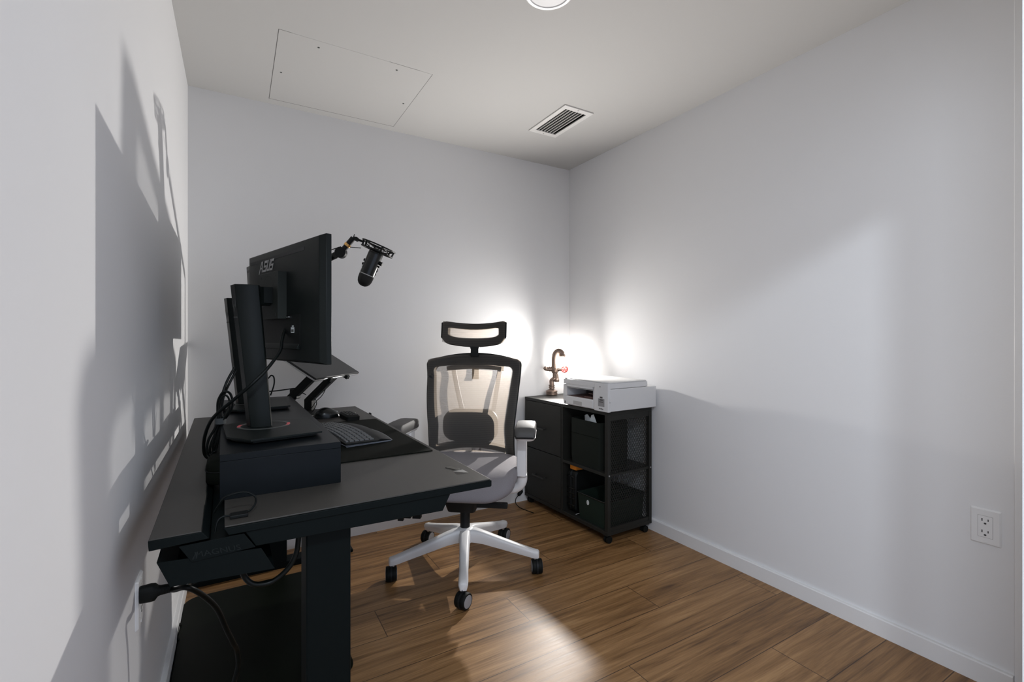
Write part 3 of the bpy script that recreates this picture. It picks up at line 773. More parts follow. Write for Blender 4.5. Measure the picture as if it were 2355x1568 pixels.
MB().tube([tuple(ai @ dw(*p)) for p in spline([(.1334, .045, .7425), (.1194, .043, .744), (.1102, .040, .736), (.106, .036, .715)], 8)], .0021, 8).build('tail', CABLE, t)
ab = MB().box(.132, .166, .036, .060, DZ + .0003, DZ + .0075); ab.v = [tuple(ai @ dw(*p)) for p in ab.v]
ab.build('adapter_box', BLACK, t, bevel=.0015)

# power plug, cord from the tray, loop under the tray
pg = dw(.020, .20, .56)
plug_c = Vector((XL + .0075, 1.375, .522))
t = thing('power_plug', 'large black power plug pushed into the left wall outlet with its cord', 'plug', plug_c)
pb = MB()
pr = []
for x, ky, kz_, zo in ((0, .012, .019, 0), (.020, .014, .020, 0), (.028, .013, .019, 0), (.034, .010, .012, .001), (.038, .0095, .0105, .001), (.058, .0085, .0095, .001)):
    pr.append([(x, ky * p, zo + kz_ * q) for p, q in rrect(2, 2, .7, 3)])
pb.loft(pr); pb.build('plug_body', RUBBER, t)
for k in range(4):
    MB().lathe([(.0105, 0), (.0105, .0025)], 14, Matrix.Translation((.040 + k * .0048, 0, .001)) @ Matrix.Rotation(R(90), 4, 'Y')).build('strain_ridge', RUBBER, t, bevel=.0005)
cw = [plug_c + Vector((.055, 0, .001)), Vector((-.125, 1.365, .521)), dw(.0482, .22, .536), dw(.078, .25, .495), dw(.106, .28, .440), dw(.1265, .30, .372), dw(.142, .32, .320), dw(.151, .34, .285), dw(.154, .35, .2387), dw(.144, .36, .190), dw(.13, .40, .10), dw(.13, .47, .024)]
MB().tube([tuple(Vector(p) - plug_c) for p in spline(cw, 8)], .0062, 12).build('power_cord', CABLE, t)
cable('desk_lead', 'thick black lead sagging from the cable tray to the desk leg', [(.150, .05, .640), (.158, .06, .605), (.172, .06, .584), (.1905, .06, .576), (.212, .06, .576), (.2335, .06, .587), (.252, .06, .606), (.2625, .06, .630), (.266, .06, .655), (.267, .06, .681)], .0058)

# floor mat under the desk
fm = MB()
o_ = rrect(.53, .80, .06, 6, .235, .905)
def ins(k): return [(.235 + (p - .235) * k, .905 + (q - .905) * k) for p, q in o_]
fm.loft([[(p, q, 0.0003) for p, q in o_], [(p, q, .004) for p, q in o_], [(p, q, .018) for p, q in ins(.965)]])
fm.v = [tuple(dw(*p)) for p in fm.v]
fmo = thing('floor_mat', 'thick black foam floor mat with rounded corners under the desk', 'mat', dw(.235, .905, 0))
fm.build('pad', MATM, fmo, local=Matrix.Translation(-dw(.235, .905, 0)), angle=20)
hd = MB().tube(spline([tuple(dw(-.022, .98, .016)), tuple(dw(-.028, 1.0, .030)), tuple(dw(-.028, 1.06, .032)), tuple(dw(-.022, 1.09, .016))], 6), .006, 8)
hd.build('carry_strap', RUBBER, fmo, local=Matrix.Translation(-dw(.235, .905, 0)))

# ------------------------------------------------------------------ office chair (local: x to the photo's right, y backwards, z up)
CHR = R(-36.4)
CC = Vector((.962, 2.092, 0))
ch = thing('office_chair', 'white and grey swivel office chair with net back, headrest and armrests', 'chair', CC, (0, 0, CHR))
# backrest: curved frame; depth of the back at (x, z)
def by(x, z):
    t_ = (z - .50) / .52
    y0 = .215 - .055 * math.sin(math.pi * min(1, max(0, t_ * 1.15 + .10))) + .055 * t_
    return y0 - .62 * x * x
def outline(z_top, z_bot, wt, wm, wb, r, arch, n=64, cx0=0.0):
    """closed outline in (x, z), clockwise from bottom left; width varies with height"""
    pts = []
    def width(z):
        k = (z - z_bot) / (z_top - z_bot)
        return wb + (wm - wb) * math.sin(math.pi * min(.5, k) ) if k < .35 else None
    zs = []
    return pts
def side_w(z, tbl):
    for (za, wa), (zb, wb_) in zip(tbl, tbl[1:]):
        if z <= zb:
            k = (z - za) / (zb - za); k = k * k * (3 - 2 * k) if False else k
            return wa + (wb_ - wa) * k
    return tbl[-1][1]
def back_loop(tbl, zb, ztc, ztop, r, nb=14, ns=22, nt=20, zbd=0.0):
    L_ = []
    zt = ztc - r
    for i in range(nb): # bottom, left to right
        x = -tbl[0][1] + 2 * tbl[0][1] * i / nb; L_.append((x, zb - zbd * (1 - (x / tbl[0][1]) ** 2)))
    for i in range(ns): # right side up
        z = zb + (zt - zb) * i / ns; L_.append((side_w(z, tbl), z))
    we = tbl[-1][1]
    for i in range(6):
        a = R(90 * i / 6); L_.append((we - r + r * math.cos(a), zt + r * math.sin(a)))
    for i in range(nt + 1):
        x = (we - r) * (1 - 2 * i / nt); L_.append((x, ztc + (ztop - ztc) * (1 - (x / (we - r)) ** 2)))
    for i in range(5, -1, -1):
        a = R(90 * i / 6); L_.append((-(we - r + r * math.cos(a)), zt + r * math.sin(a)))
    for i in range(ns - 1, 0, -1):
        z = zb + (zt - zb) * i / ns; L_.append((-side_w(z, tbl), z))
    return L_
TBO = [(.485, .228), (.56, .226), (.655, .228), (.81, .244), (.95, .256), (.99, .257)]
TBI = [(.512, .182), (.56, .178), (.655, .174), (.81, .193), (.93, .207), (.955, .207)]
LO = back_loop(TBO, .485, .998, 1.030, .030)
LI = back_loop(TBI, .512, .957, .966, .024)
fr = MB()
rg_ = []
for (xo, zo), (xi, zi) in zip(LO, LI):
    q = .18
    xa, za = xo + (xi - xo) * q, zo + (zi - zo) * q
    xb, zb_ = xi + (xo - xi) * q, zi + (zo - zi) * q
    rg_.append([(xo, by(xo, zo) + .004, zo), (xa, by(xa, za) - .007, za), (xb, by(xb, zb_) - .007, zb_), (xi, by(xi, zi) + .002, zi), (xb, by(xb, zb_) + .014, zb_), (xa, by(xa, za) + .016, za)])
rg_.append(rg_[0])
fr.loft(rg_, cap=False)
fr.build('backrest_frame', CHAIRB, ch, angle=60)
# net stretched over the frame
net = MB(); nu, nv = 30, 40; vs = []
for j in range(nv + 1):
    k = j / nv
    for i in range(nu + 1):
        s = -1 + 2 * i / nu
        z = .497 + (1.020 - .497) * k
        w = (side_w(z, TBO) - .006) * (1 if z < .975 else max(.0, 1 - ((z - .975) / .05) ** 2 * .12))
        ztopx = 1.024 - .026 * (s ** 2)
        zz = min(z, ztopx)
        x = s * w
        vs.append((x, by(x, zz) - .0085, zz))
fs = [(j * (nu + 1) + i, j * (nu + 1) + i + 1, (j + 1) * (nu + 1) + i + 1, (j + 1) * (nu + 1) + i) for j in range(nv) for i in range(nu)]
net.add(vs, fs).build('backrest_net', NET, ch, angle=80)
# lumbar pad and rear supports
lp = MB()
for y, k in ((.020, .90), (.026, 1.0), (.046, 1.0), (.052, .92)):
    lp.loft([]) if False else None
prs = rrect(.292, .168, .062, 6, -.012, .648)
lp.loft([[(-.012 + (p + .012) * k, by(p, q) + y, .648 + (q - .648) * k) for p, q in prs] for y, k in ((.022, .90), (.027, 1.0), (.046, 1.0), (.052, .90))])
lp.build('lumbar_pad', CHAIRB, ch)
MB().tube([(x, by(x, .950) + .030 - abs(x) * .02, .944 + .010 * (1 - (x / .155) ** 2)) for x in [(-.158 + .316 * i / 14) for i in range(15)]], .0135, 10, flat=.6).build('rear_crossbar', CHAIRB, ch)
MB().box(-.020, .018, by(0, .9) + .030, by(0, .9) + .033, .885, .945).build('tag', mat('beige_tag', (.45, .33, .20), .6, var=.05), ch)
for sg, xt, xb in ((-1, -.126, -.062), (1, .134, .098)):
    MB().tube(spline([(xt, by(xt, .95) + .038, .950), ((xt * .6 + xb * .4), by(xt, .84) + .055, .84), (xb, by(xb, .70) + .075, .70), (xb * .5, .30, .58), (0, .27, .50)], 6), .013, 10, flat=.7).build('rear_strut', CHAIRW, ch)
MB().tube([(x, by(x, .54) + .012, .532 + .020 * (1 - (x / .18) ** 2)) for x in [(-.182 + .364 * i / 14) for i in range(15)]], .020, 10, flat=.6).build('lower_crossbar', CHAIRB, ch)
MB().tube(spline([(0, .30, .54), (0, .305, .47), (0, .25, .395), (0, .14, .365), (0, .05, .360)], 6), .026, 12).build('back_spine', CHAIRB, ch)
# headrest
hr = MB(); HN = 20; rr_ = []
def hy(x): return .262 - 1.75 * x * x
hb = MB()
def hloop(ox, zt_e, zt_c, zb_e, zb_c, n=16):
    pts = []
    for i in range(n + 1):
        x = -ox + 2 * ox * i / n; pts.append((x, zb_c + (zb_e - zb_c) * (x / ox) ** 2 + (zt_c - zb_c) * .22 * max(0, (abs(x) / ox - .78) / .22) ** 2))
    for i in range(n + 1):
        x = ox - 2 * ox * i / n; pts.append((x, zt_c + (zt_e - zt_c) * (x / ox) ** 2 - (zt_c - zb_c) * .10 * max(0, (abs(x) / ox - .82) / .18) ** 2))
    return pts
HO = hloop(.177, 1.206, 1.188, 1.086, 1.060); HI = hloop(.132, 1.166, 1.153, 1.118, 1.108)
rg_ = []
for (xo, zo), (xi, zi) in zip(HO, HI):
    q = .2
    xa, za = xo + (xi - xo) * q, zo + (zi - zo) * q
    xb, zb_ = xi + (xo - xi) * q, zi + (zo - zi) * q
    tl = lambda z: (z - 1.06) * .18
    rg_.append([(xo, hy(xo) + tl(zo) + .003, zo), (xa, hy(xa) + tl(za) - .007, za), (xb, hy(xb) + tl(zb_) - .007, zb_), (xi, hy(xi) + tl(zi), zi), (xb, hy(xb) + tl(zb_) + .012, zb_), (xa, hy(xa) + tl(za) + .014, za)])
rg_.append(rg_[0])
hro = MB().loft(rg_, cap=False).build('headrest', CHAIRB, ch, angle=60)
vs = []
for j in range(9):
    for i in range(21):
        s = -1 + 2 * i / 20; x = .168 * s
        zb_, zt_ = 1.064 + .026 * s * s, 1.184 + .018 * s * s
        z = zb_ + (zt_ - zb_) * j / 8
        vs.append((x, hy(x) + (z - 1.06) * .18 - .0085, z))
MB().add(vs, [(j * 21 + i, j * 21 + i + 1, (j + 1) * 21 + i + 1, (j + 1) * 21 + i) for j in range(8) for i in range(20)]).build('headrest_net', NET, hro, angle=80)
MB().prism([(-.026, 1.064), (.026, 1.064), (.022, 1.048), (.0235, 1.010), (-.0215, 1.010), (-.020, 1.048)], .245, .268, 'xzy').build('headrest_stem', CHAIRB, ch, bevel=.003)
# seat cushion with a waterfall front
def seat_ring(w, d, r, z, yc, droop, n=8):
    out = []
    for p, q in rrect(w, d, r, n):
        y = q + yc
        fz = max(0, (-y - .10)) / .18
        out.append((p, y, z - droop * fz ** 2))
    return out
seat = MB()
seat.loft([seat_ring(.34, .36, .10, .392, .0, .00), seat_ring(.44, .44, .12, .400, -.01, .012), seat_ring(.505, .500, .13, .430, -.02, .030), seat_ring(.525, .520, .13, .466, -.022, .050),
           seat_ring(.515, .510, .13, .496, -.020, .062), seat_ring(.47, .465, .12, .513, -.018, .058), seat_ring(.36, .36, .10, .514, -.015, .035), seat_ring(.16, .16, .05, .511, -.01, .01)])
seat.build('seat', FABRIC, ch, subsurf=1, angle=180)
MB().loft([[(p, q, .380) for p, q in rrect(.36, .34, .08, 4)], [(p, q, .394) for p, q in rrect(.40, .40, .10, 4)]]).build('seat_pan', CHAIRB, ch)
mech = MB().loft([[(p, q, .300) for p, q in rrect(.130, .20, .02, 3)], [(p, q, .345) for p, q in rrect(.155, .24, .025, 3)], [(p, q, .385) for p, q in rrect(.155, .26, .025, 3)]])
mech.build('tilt_mechanism', CHAIRB, ch)
MB().box(.06, .215, -.075, -.045, .315, .338).build('lever', CHAIRB, ch, bevel=.004)
MB().tube([(-.07, -.06, .340), (-.205, -.06, .285)], .007, 8).box(-.240, -.200, -.075, -.050, .252, .290).build('lever', CHAIRB, ch, bevel=.002)
MB().cyl((0, 0, .185), (0, 0, .310), .0235, n=28).build('gas_lift', CHAIRB, ch)
MB().box(-.285, -.248, -.075, -.050, .252, .282).box(-.312, -.285, -.075, -.055, .238, .258).tube([(-.07, -.05, .345), (-.262, -.06, .278)], .006, 8).build('lever', CHAIRB, ch, bevel=.002)
# armrests
for sg, tw in ((-1, R(-4)), (1, R(2))):
    cxa = .300 * sg
    Ma = Matrix.Translation((cxa, -.05, 0)) @ Matrix.Rotation(tw, 4, 'Z')
    pad = MB(); rr_ = []
    for y, zt, w in ((-.124, .676, .075), (-.120, .690, .086), (-.108, .702, .092), (-.085, .709, .094), (.0, .711, .096), (.085, .710, .094), (.110, .706, .090), (.120, .694, .080)):
        rr_.append([(w / 2 * .94, y, .664), (w / 2, y, .672), (w / 2, y, zt - .012), (w / 2 * .88, y, zt - .002), (w / 2 * .5, y, zt), (-w / 2 * .5, y, zt), (-w / 2 * .88, y, zt - .002), (-w / 2, y, zt - .012), (-w / 2, y, .672), (-w / 2 * .94, y, .664)])
    pad.loft(rr_, M=Ma)
    arm = MB()
    arm.loft([[(p, q, .652) for p, q in rrect(.080, .225, .028, 5)], [(p, q, .664) for p, q in rrect(.096, .245, .034, 5)]], M=Ma)
    armo = arm.build('armrest', CHAIRW, ch)
    pad.build('arm_pad', ARMPAD, armo, angle=50)
    xs = cxa - .022 * sg
    MB().loft([[(xs + p, -.015 + q, z) for p, q in rrect(.046, .070, .010, 3)] for z in (.462, .654)]).build('arm_post', CHAIRW, armo)
    MB().loft([[(xs + p * 1.02, -.015 + q * 1.02, z) for p, q in rrect(.046, .070, .010, 3)] for z in (.459, .462)]).build('post_band', SILVER, armo)
    br = spline([(xs, -.015, .459), (xs, -.015, .432), (xs - .012 * sg, -.013, .408), (xs - .045 * sg, -.01, .389), (xs - .12 * sg, 0, .381), (xs - .20 * sg, .01, .378)], 6)
    MB().tube(br, [.026 - .006 * i / (len(br) - 1) for i in range(len(br))], 12, flat=.9).build('arm_bracket', CHAIRW, armo, angle=60)
# star base and casters, placed by their real angles
base = MB()
base.lathe([(.030, .120), (.044, .130), (.046, .165), (.040, .190), (.030, .196)], 30)
bo = base.build('star_base', CHAIRW, ch)
CW = [(1.239, 1.856), (.619, 2.140), (.801, 1.761), (.901, 2.421), (1.282, 2.261)]
CHI = (Matrix.Translation(CC) @ Matrix.Rotation(CHR, 4, 'Z')).inverted()
for k, (wx, wy) in enumerate(CW):
    lp_ = CHI @ Vector((wx, wy, 0)); a = math.atan2(lp_.y, lp_.x)
    Ml = Matrix.Rotation(a, 4, 'Z')
    rr_ = []
    for r, zt, h, w in [(r_ * 1.045 if r_ > .06 else r_, *q_) for r_, *q_ in ((.020, .192, .062, .030), (.055, .190, .062, .026), (.090, .180, .056, .024), (.170, .155, .048, .022), (.260, .128, .040, .020), (.318, .112, .036, .021), (.340, .108, .034, .020), (.346, .102, .026, .014))]:
        rr_.append([(r, w * .72, zt - h), (r, w, zt - h * .35), (r, w * .80, zt - .004), (r, w * .5, zt), (r, -w * .5, zt), (r, -w * .80, zt - .004), (r, -w, zt - h * .35), (r, -w * .72, zt - h)])
    lego = MB().loft(rr_, M=Ml).build('base_leg', CHAIRW, ch, angle=50)
    MB().cyl(Ml @ Vector((.342, 0, .045)), Ml @ Vector((.342, 0, .080)), .008, n=12).build('caster_stem', SILVER, lego)
    cpos = Ml @ Vector((.351, 0, .0335))
    tilt = [R(40), R(95), R(28), R(10), R(35)][k] - CHR * 0
    # wheel axle direction: world angle of the axle
    wa = [R(-25), R(-15), R(-62), R(-55), R(-55)][k] - CHR
    Mc = Matrix.Translation(cpos) @ Matrix.Rotation(wa, 4, 'Z')
    for sg in (-1, 1):
        Mw = Mc @ Matrix.Translation((0, 0, 0)) @ Matrix.Rotation(R(90) * sg, 4, 'Y')
        wl_ = MB().lathe([(.010, .004), (.0325, .004), (.0335, .008), (.0335, .020), (.0310, .024), (.010, .0242)], 32, Mw).build('caster_wheel', RUBBER, lego)
        MB().lathe([(.0255, .0238), (.0255, .0252), (.024, .0256), (.001, .0258)], 28, Mw).build('wheel_disc', WHEELG, wl_)
    MB().lathe([(.018, -.0038), (.035, -.0038), (.035, .0038), (.018, .0038)], 28, Mc @ Matrix.Rotation(R(90), 4, 'Y'), cap=False).box(-.004, .004, -.012, .012, .030, .048, Mc).build('caster_fork', CHAIRB, lego)

# ------------------------------------------------------------------ cabinet (local: x depth from the front, y along the back, z up)
CA = R(2.2)
CO = Vector((1.718, 1.918, 0))
CM = Matrix.Translation(CO) @ Matrix.Rotation(CA, 4, 'Z')
def cw_(b, a, z): return CM @ Vector((b, a, z))
CT, CB, CLN, CDP = .7115, .047, .790, .345
cab = thing('cabinet', 'black rolling file cabinet with two drawers and open mesh sided shelves', 'cabinet', CO, (0, 0, CA))
MB().box(0, CDP, 0, CLN, CT - .018, CT).build('top_panel', CABM, cab, bevel=.0008)
MB().box(0, CDP, 0, CLN, CB, CB + .020).build('bottom_panel', CABM, cab, bevel=.0008)
MB().box(.002, CDP, .385, .400, CB + .020, CT - .018).build('divider', CABM, cab, bevel=.0006)
MB().box(.002, CDP, CLN - .016, CLN, CB + .020, CT - .018).build('end_panel', CABM, cab, bevel=.0006)
MB().box(CDP - .008, CDP - .004, .400, CLN - .016, CB + .020, CT - .018).build('back_panel', CABM, cab, smooth=False)
MB().box(.003, CDP, .016, .385, .360, .376).build('shelf', CABM, cab, bevel=.0006)
for b0, b1 in ((0, .022), (CDP - .022, CDP)):
    MB().box(b0, b1, 0, .022, CB + .020, CT - .018).build('corner_post', CABM, cab, bevel=.0006)
for z0_, z1_ in ((CT - .048, CT - .018), (CB + .020, CB + .040)):
    MB().box(.022, CDP - .022, .002, .018, z0_, z1_).build('side_rail', CABM, cab, smooth=False)
MB().box(.022, CDP - .022, .004, .016, .362, .374).build('side_rail', CABM, cab, smooth=False)
# expanded metal screen in the end
em = MB(); mx0, mx1, mz0, mz1 = .022, CDP - .022, CB + .040, CT - .048
px_, pz_ = .0135, .026
sl = pz_ / px_
def clipline(sgn, c):
    # z = mz0 + sgn*sl*(x-mx0) + c, clipped to the opening
    pts = []
    x0, x1 = mx0, mx1
    za, zb2 = mz0 + c, mz0 + c + sgn * sl * (x1 - x0)
    for lo, hi in (): pass
    def xat(z): return mx0 + (z - mz0 - c) / (sgn * sl)
    xa, xb = mx0, mx1
    if sgn > 0: xa, xb = max(xa, xat(mz0)), min(xb, xat(mz1))
    else: xa, xb = max(xa, xat(mz1)), min(xb, xat(mz0))
    if xb - xa < .004: return None
    f_ = lambda x: mz0 + c + sgn * sl * (x - mx0)
    return (xa, f_(xa)), (xb, f_(xb))
for sgn in (1, -1):
    kk = int(((mz1 - mz0) + sl * (mx1 - mx0)) / pz_) + 2
    for k in range(-kk, kk):
        c_ = k * pz_ + (0 if sgn > 0 else pz_ * .5)
        ln = clipline(sgn, c_)
        if not ln: continue
        (xa, za), (xb, zb2) = ln
        dx, dz = xb - xa, zb2 - za; l_ = math.hypot(dx, dz); nx, nz = -dz / l_ * .00115, dx / l_ * .00115
        em.prism([(xa - nx, za - nz), (xb - nx, zb2 - nz), (xb + nx, zb2 + nz), (xa + nx, za + nz)], .0085, .0105, 'xzy')
em.build('mesh_screen', CABM, cab, smooth=False)
for b_, z_ in ((-.0012, .369), (CDP * 0 + .011, .369)):
    MB().lathe([(.0045, 0), (.0045, .002)], 14, Matrix.Translation((.011, 0, .369)) @ Matrix.Rotation(R(90), 4, 'X')).build('bolt', SILVER, cab) if b_ > 0 else None
MB().lathe([(.004, 0), (.004, .002)], 14, Matrix.Translation((CDP - .011, 0, .369)) @ Matrix.Rotation(R(90), 4, 'X')).build('bolt', SILVER, cab)
for z0_, z1_, hz in ((.3865, CT - .021, .530), (CB + .023, .3815, .222)):
    dr = MB().box(-.001, .016, .4015, CLN - .018, z0_, z1_).build('drawer', CABM, cab, bevel=.0008)
    hn = MB().box(-.030, -.022, .545, .665, hz - .004, hz + .004).box(-.024, -.001, .550, .558, hz - .004, hz + .004).box(-.024, -.001, .652, .660, hz - .004, hz + .004)
    hn.build('handle', mat('handle_black_metal', (.022, .022, .020), .35, spec=.5, var=.05), dr, bevel=.001)
for b_, a_ in ((.012, .018), (CDP - .055, .014), (.020, CLN - .03), (CDP - .055, CLN - .03)):
    cs_ = MB().lathe([(.008, .034), (.008, .047)], 12, Matrix.Translation((b_ + .012, a_ + .004, 0))).box(b_ - .012, b_ + .036, a_ - .012, a_ + .020, .044, .047).build('caster', BLACK, cab)
    for dx in (-.013, .007):
        MB().lathe([(.0185, 0), (.0195, .002), (.0195, .008), (.0185, .010)], 20, Matrix.Translation((b_ + .012, a_ + dx + .003, .0197)) @ Matrix.Rotation(R(-90), 4, 'X')).build('caster_wheel', RUBBER, cs_)

# fabric bin on the upper shelf, papers in it
t = thing('storage_bin', 'black fabric storage bin on the upper cabinet shelf', 'storage bin', cw_(.125, .200, .3765), (0, 0, CA))
bw, bl, bh = .225, .245, .262
bn = MB()
oc = rrect(bw, bl, .012, 3); ic = rrect(bw - .010, bl - .010, .010, 3)
bn.loft([[(p * .97, q * .97, 0) for p, q in oc], [(p, q, .05) for p, q in oc], [(p, q, bh) for p, q in oc], [(p, q, bh) for p, q in ic], [(p * .98, q * .98, .008) for p, q in ic]], cap=True)
bn.build('body', BINM, t)
MB().box(-bw / 2 - .0015, -bw / 2 + .002, -bl / 2 + .003, bl / 2 - .003, bh - .085, bh - .0835).build('seam', CLOTH, t)
for k, poly in enumerate(([(-.055, .20), (.055, .20), (.018, .293), (-.002, .30)], [(-.05, .20), (.03, .20), (.065, .285), (.045, .288)], [(-.03, .20), (.09, .20), (.095, .275), (.07, .282)])):
    po_ = MB().prism([(p - .02 if k else p - .045, q) for p, q in poly], -.085 + .02 * k, -.0845 + .02 * k, 'yzx').build('paper', PAPER)
    po_.data.transform(Matrix.Rotation(CA, 4, 'Z') @ Matrix.Translation((0, 0, -.2))); po_.location = cw_(.125, .200, .3765) + Vector((0, 0, .2))
    tag(po_, ('white paper with the tallest peak sticking out of the fabric bin', 'narrow white paper leaning at the middle of the fabric bin', 'white paper curling out at the side of the fabric bin')[k], 'paper', 'papers in the fabric bin')

# rugged tool case in the lower shelf
CF = CB + .0205
t = thing('tool_case', 'black rugged tool case with orange latches standing in the lower shelf', 'tool case', cw_(.150, .338, CF), (0, 0, CA))
cs2 = MB()
for y0, y1 in ((-.040, -.003), (.003, .040)):
    cs2.loft([[(p, y, .127 + q) for p, q in rrect(.24 if abs(y) < .03 else .225, .252 if abs(y) < .03 else .236, .03, 4)] for y in (y0, y0 + .008, y1 - .008, y1)] if False else
             [[(p, y, .127 + q) for p, q in rrect(w_, h_, .03, 4)] for y, w_, h_ in ((y0, .226, .238), (y0 + .006, .240, .252), (y1 - .006, .240, .252), (y1, .226, .238))])
cs2.build('shell', BLACK, t, angle=30)
for k, z_ in enumerate((.045, .085, .115, .145, .215)):
    MB().box(-.1245, -.118, -.034, .034, z_ - .004, z_ + .004).build('rib', BLACKG, t, bevel=.001)
MB().box(-.108, -.045, -.030, .026, .2525, .276).build('latch', ORANGE, t, bevel=.002)
MB().box(.040, .075, -.026, .010, .2525, .272).build('latch', ORANGE, t, bevel=.002)
# low tray box
t = thing('mesh_tray', 'dark green black wire tray box with a round white label in the lower shelf', 'tray', cw_(.165, .145, CF), (0, 0, CA))
tw_, tl_, th_ = .315, .225, .150
tm = MB()
oc = rrect(tw_, tl_, .008, 2); ic = rrect(tw_ - .006, tl_ - .006, .006, 2)
tm.loft([[(p * .94, q * .94, 0) for p, q in oc], [(p, q, th_) for p, q in oc], [(p, q, th_) for p, q in ic], [(p * .94, q * .94, .004) for p, q in ic]])
tm.build('walls', GREENB, t)
MB().tube([(p, q, th_) for p, q in rrect(tw_ + .004, tl_ + .004, .010, 3)], .004, 6, True).build('rim', BLACKG, t)
MB().lathe([(.011, 0), (.011, .001)], 20, Matrix.Translation((-tw_ / 2 * .985 - .001, .022, th_ * .74)) @ Matrix.Rotation(R(-90), 4, 'Y') @ Matrix.Diagonal((1.3, .9, 1, 1))).build('round_label', LABELW, t)
o = MB().tube(spline([(.02, .285, CF + .004), (.05, .27, CF + .015), (.07, .262, CF + .035)], 5), .0018, 6); o.v = [tuple(CM @ Vector(p)) for p in o.v]
tag(o.build('thin_rod', LOGO, origin=cw_(.02, .285, CF)), 'thin silver rod beside the tool case in the lower shelf', 'rod')

# ------------------------------------------------------------------ printer
PZ = CT
t = thing('printer', 'white inkjet printer sitting on top of the black cabinet', 'printer', cw_(-.015, -.027, PZ), (0, 0, CA))
PW_, PD_ = .385, .366            # along the cabinet, depth
ph1, ph2 = .125, .163           # body top, scanner lid top
b = MB()
# body built around the paper opening
b.box(.001, PD_, .0, PW_, .006, .058)                         # lower body
b.box(.001, PD_, .0, .128, .058, ph1)                          # behind the control panel
b.box(.001, PD_, .352, PW_, .058, ph1)                          # left cheek
b.box(.190, PD_, .128, .352, .058, ph1)                         # rear of the opening
b.box(.001, .190, .128, .352, .112, ph1)
b.build('body', PRINTW, t, bevel=.003)
MB().box(.0, .297, .002, PW_ - .002, ph1 + .0012, ph2 - .006).build('scanner_unit', PRINTW, t, bevel=.004)
lidp = rrect(.297, PW_ - .004, .016, 5, .1485, PW_ / 2)
MB().loft([[(p, q, ph2 - .0055) for p, q in lidp], [(p, q, ph2 - .001) for p, q in lidp], [(.1485 + (p - .1485) * .985, PW_ / 2 + (q - PW_ / 2) * .985, ph2) for p, q in lidp]]).build('scanner_lid', mat('printer_lid_white', (.68, .675, .665), .5, var=.01), t)
cpn = MB().prism(rrect(.022, .112, .008, 4, .005, .0565), .004, ph2 - .0075, 'xyz').build('control_panel', PRINTW, t, bevel=.001)
MB().box(-.0066, -.0055, .060, .072, .024, .060).build('sticker', PRINTS, cpn) if False else MB().box(-.0068, -.0056, .030, .078, .030, .072).build('sticker', PRINTS, cpn, smooth=False)
st = MB().box(-.0074, -.0066, .042, .066, .062, .069).box(-.0074, -.0066, .044, .064, .075, .083).box(-.0074, -.0066, .040, .068, .052, .057).build('sticker_print', PRINTD, cpn, smooth=False)
text_part('lettering', 'brother', PRINTD, cpn, .011, frame_M((-.0066, .054, .018), (0, -1, 0), (0, 0, 1)))
MB().box(-.0068, -.0056, .060, .067, .133, .138).build('button', PRINTD, cpn, bevel=.0004)
MB().box(.006, .186, .130, .350, .0582, .0600).build('output_tray', PRINTR, t, smooth=False)
MB().box(.030, .175, .135, .230, .0602, .0660).box(.05, .17, .14, .22, .078, .082).box(.06, .17, .14, .21, .095, .098).build('paper_guides', PRINTR, t, smooth=False)
MB().box(.150, .188, .131, .349, .060, .111).build('inner_back', PRINTD, t, smooth=False)
MB().box(-.0005, .004, .126, .354, .1085, .1105).build('slot_edge', LOGO, t, smooth=False)
ptr = MB().box(-.003, .02, .126, .354, .010, .054).build('paper_tray', PRINTW, t, bevel=.002)
MB().box(-.0036, .0, .215, .290, .014, .036).build('tray_pull', mat('printer_shadow_grey', (.40, .39, .385), .5), ptr, bevel=.001)
MB().box(-.0006, .004, .3655, .3725, .012, .026).build('badge', PRINTD, t, smooth=False)
for xx in (.03, PD_ - .04):
    for yy in (.03, PW_ - .04):
        MB().box(xx - .012, xx + .012, yy - .012, yy + .012, 0, .007).build('rubber_foot', RUBBER, t)

# ------------------------------------------------------------------ pipe lamp
LP = Vector((1.905, 2.680, CT))
t = thing('pipe_lamp', 'bronze pipe robot table lamp lit with a bare bulb and red valve', 'lamp', LP, (0, 0, R(-30.4)))
# local: x to the photo's right, y away from the camera
def pipe(pts, r): return MB().tube(spline(pts, 8) if len(pts) > 2 else pts, r, 14)
MB().lathe([(.034, 0), (.040, .004), (.040, .016), (.037, .018), (.037, .022), (.040, .024), (.040, .030), (.028, .036), (.017, .042)], 28, Matrix.Translation((-.012, 0, 0))).build('flange_base', IRON, t)
for z_ in (.052, .066):
    MB().lathe([(.016, z_ - .006), (.021, z_ - .004), (.021, z_ + .004), (.016, z_ + .006)], 20, Matrix.Translation((-.012, 0, 0))).build('pipe_nut', IRON, t)
pipe([(-.012, 0, .035), (-.012, 0, .080), (-.012, 0, .098), (.002, -.002, .112), (.010, 0, .120), (.010, 0, .160)], .0160).build('lower_pipe', IRON, t)
MB().lathe([(.017, .092), (.0185, .098), (.0185, .110), (.015, .114)], 20, Matrix.Translation((.022, -.006, 0))).build('pipe_cap', IRON, t)
pipe([(.022, -.006, .112), (.020, -.004, .135), (.012, 0, .150)], .0150).build('leg_pipe', IRON, t)
MB().cyl((-.045, 0, .180), (.055, 0, .180), .0140, n=16).lathe([(.020, -.020), (.023, -.016), (.023, .016), (.020, .020)], 20, Matrix.Translation((.010, 0, .172))).build('arm_tee', IRON, t)
pipe([(-.040, 0, .180), (-.052, -.004, .181), (-.062, -.010, .190)], .0125).build('left_arm', IRON, t)
for x_ in (-.026, -.014, .034):
    MB().lathe([(.018, -.005), (.018, .005)], 16, Matrix.Translation((x_, 0, .180)) @ Matrix.Rotation(R(90), 4, 'Y')).build('pipe_nut', IRON, t)
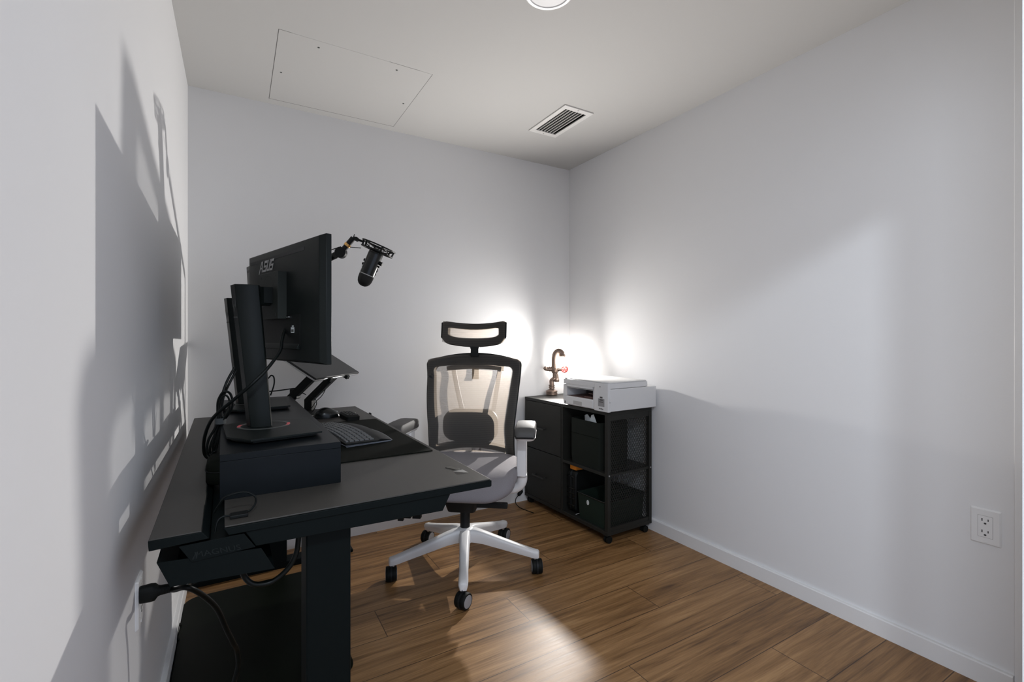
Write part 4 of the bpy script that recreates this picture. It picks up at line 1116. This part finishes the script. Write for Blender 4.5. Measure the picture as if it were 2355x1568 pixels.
pipe([(.006, 0, .180), (.006, 0, .215), (.006, 0, .252), (.013, -.002, .286), (.033, -.004, .303), (.052, -.006, .296), (.060, -.008, .280)], .0200).build('neck_pipe', IRON, t)
MB().lathe([(.0210, .278), (.0235, .282), (.0235, .292), (.0210, .296)], 20, Matrix.Translation((.060, -.008, -.012))).build('bulb_socket', IRON, t)
VM = Matrix.Translation((.076, -.004, .180)) @ Matrix.Rotation(R(-25), 4, 'Z') @ Matrix.Rotation(R(90), 4, 'X')
vw = MB()
vw.tube([tuple(VM @ Vector((.0205 * math.cos(i * math.pi / 12), .0205 * math.sin(i * math.pi / 12), 0))) for i in range(24)], .0056, 8, True)
for k in range(3):
    a = k * math.pi / 3
    vw.tube([tuple(VM @ Vector((.0205 * math.cos(a), .0205 * math.sin(a), 0))), tuple(VM @ Vector((-.0205 * math.cos(a), -.0205 * math.sin(a), 0)))], .0042, 6)
vw.build('valve_wheel', REDV, t)
MB().lathe([(.010, .268), (.016, .262), (.026, .250), (.0310, .236), (.0310, .226), (.026, .212), (.016, .203), (.002, .199)], 28, Matrix.Translation((.060, -.008, 0))).build('bulb', BULB, t)

sd = bpy.data.lights.new('bulb_fill_spot', 'SPOT'); sd.energy = LAMP_FILL; sd.color = (1.0, .968, .93); sd.spot_size = R(160); sd.spot_blend = 1.0; sd.shadow_soft_size = .014  # added spot beside the bulb, throws light away from the corner
so = bpy.data.objects.new('bulb_fill_spot', sd); COL.objects.link(so); so.parent = t
so.location = (.042, -.040, .240)
so.rotation_euler = Vector((-.27, -.90, .20)).to_track_quat('-Z', 'Y').to_euler()

# inline switch and cord of the lamp, hanging at the back wall
t = thing('cord_switch', 'black inline cord switch hanging at the back wall beside the cabinet', 'switch', (1.645, 2.705, .055))
MB().tube([(.020, 0, .030), (.016, 0, .024), (-.006, 0, .004), (-.012, 0, -.003)], [.005, .0125, .0125, .005], 12).build('switch_body', BLACK, t, angle=60)
MB().tube(spline([(-.012, 0, -.003), (-.030, 0, -.024), (-.040, -.02, -.046), (-.045, -.09, -.0525), (-.02, -.20, -.0525)], 8), .0026, 8).build('tail_cord', CABLE, t)
MB().tube(spline([(.020, 0, .030), (.029, .006, .045), (.030, .018, .09), (.030, .022, .20)], 8), .0026, 8).build('upper_cord', CABLE, t)
